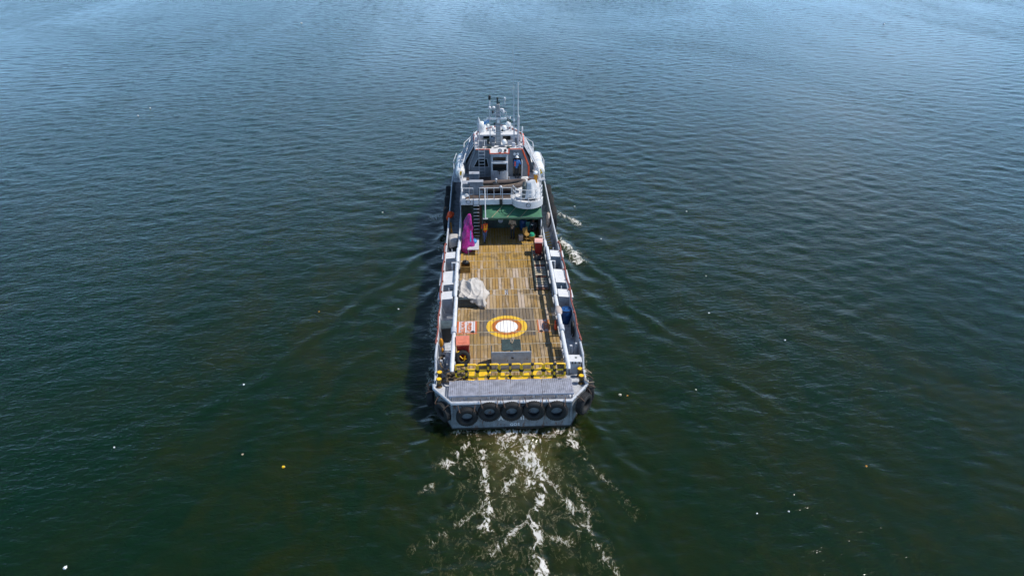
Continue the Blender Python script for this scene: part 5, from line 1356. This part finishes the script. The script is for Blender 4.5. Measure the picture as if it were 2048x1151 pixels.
cbx = thing('cardboard_box', 'pale brown carton beside the ochre chair', 'box', (1.45, 19.0, 1.672), R(10))
MB().box((0, 0, .22), (.30, .26, .44)).build('carton', CANVAS, cbx, bevel=.01); MB().box((0, 0, .445), (.06, .27, .006)).build('tape', TAN, cbx)

# ------------------------------------------------------------------ litter on the water
def litter(label, x, y, mat, s, rz, group=None):
    root = thing('floating_scrap', label, 'litter', (x, y, 0.025), rz, group)
    MB().loft([[(s * a_, s * .45 * k * math.cos(R(t)), s * .35 * k * math.sin(R(t))) for t in range(0, 360, 45)] for a_, k in ((-.5, .5), (-.4, 1), (.25, 1), (.38, .4), (.5, .35))]).build('bottle_body', mat, root)
    MB().lathe([(s * .16, s * .5), (s * .16, s * .58)], (0, 0, 0), 'X', 8).build('bottle_cap', WHITE, root)
litter('yellow bottle floating off the port quarter', -11.09, -2.33, YELLOW, 0.14, 0.0, None)
litter('tan scrap floating off the port quarter, beyond the yellow bottle', -13.32, -1.39, TAN, 0.11, 0.7, None)
litter('white bottle floating in the near left corner of the water', -18.58, -7.74, GELCOAT, 0.15, 1.4, None)
litter('white scrap floating far left of the ship, left of the tan scrap', -19.87, -0.62, GELCOAT, 0.09, 2.1, 'pale scraps floating on the water')
litter('cream bottle drifting off the starboard quarter near the stern', 6.09, 2.49, CREAM, 0.15, 2.8, None)
litter('small amber scrap beside the cream bottle off the starboard quarter', 6.48, 2.39, AMBER, 0.08, 3.5, None)
litter('amber scrap floating far off the starboard quarter', 16.97, -3.45, AMBER, 0.10, 4.2, None)
litter("pale scrap floating left of the ship's port quarter", -14.94, 4.25, GELCOAT, 0.11, 4.9, 'pale scraps floating on the water')
litter('pale scrap close off the port side, level with the covered load', -7.07, 12.13, GELCOAT, 0.11, 5.6, 'pale scraps floating on the water')
litter('pale scrap off the starboard side, nearest above the olive patch of water', 13.5, 10.78, GELCOAT, 0.11, 6.3, 'pale scraps floating on the water')
litter("pale scrap off the starboard side, lower of two beside the ship's wake line", 17.28, 7.42, GELCOAT, 0.11, 7.0, 'pale scraps floating on the water')
litter('cream scrap off the starboard side, level with the gangway', 14.78, 15.86, CREAM, 0.11, 7.7, 'pale scraps floating on the water')
litter('white scrap just beyond the foam off the starboard side', 8.12, 22.4, GELCOAT, 0.12, 8.4, 'pale scraps floating on the water')
litter('white scrap off the starboard side, level with the green awning', 6.8, 29.21, GELCOAT, 0.12, 9.1, 'pale scraps floating on the water')
litter('pale scrap farther out off the starboard side, level with the green awning', 16.49, 27.68, GELCOAT, 0.12, 9.8, 'pale scraps floating on the water')
litter('pale scrap off the port side, level with the green awning', -10.16, 28.55, GELCOAT, 0.12, 10.5, 'pale scraps floating on the water')
litter('upper of two white scraps floating close together far off the port bow', -45.04, 64.6, GELCOAT, 0.20, 11.2, 'pale scraps floating on the water')
litter('lower of two white scraps floating close together far off the port bow', -45.04, 60.97, GELCOAT, 0.19, 11.9, 'pale scraps floating on the water')
litter('white scrap near the top edge of the water, left of the masts', -41.55, 136.81, GELCOAT, 0.33, 12.6, 'pale scraps floating on the water')
litter('white scrap near the top edge of the water, far to the right of the masts', 87.99, 130.08, GELCOAT, 0.37, 13.3, 'pale scraps floating on the water')
litter('tiny amber scrap floating well off the port side', -12.31, 12.02, AMBER, 0.09, 14.0, None)
litter('cream scrap off the starboard quarter, level with the stern grating', 10.4, 2.76, CREAM, 0.09, 14.7, 'pale scraps floating on the water')
litter('right one of two small pale scraps in the near water right of the wake', 12.14, -6.04, GELCOAT, 0.08, 15.4, 'pale scraps floating on the water')
litter('left one of two small pale scraps in the near water right of the wake', 10.68, -6.1, GELCOAT, 0.07, 16.1, 'pale scraps floating on the water')
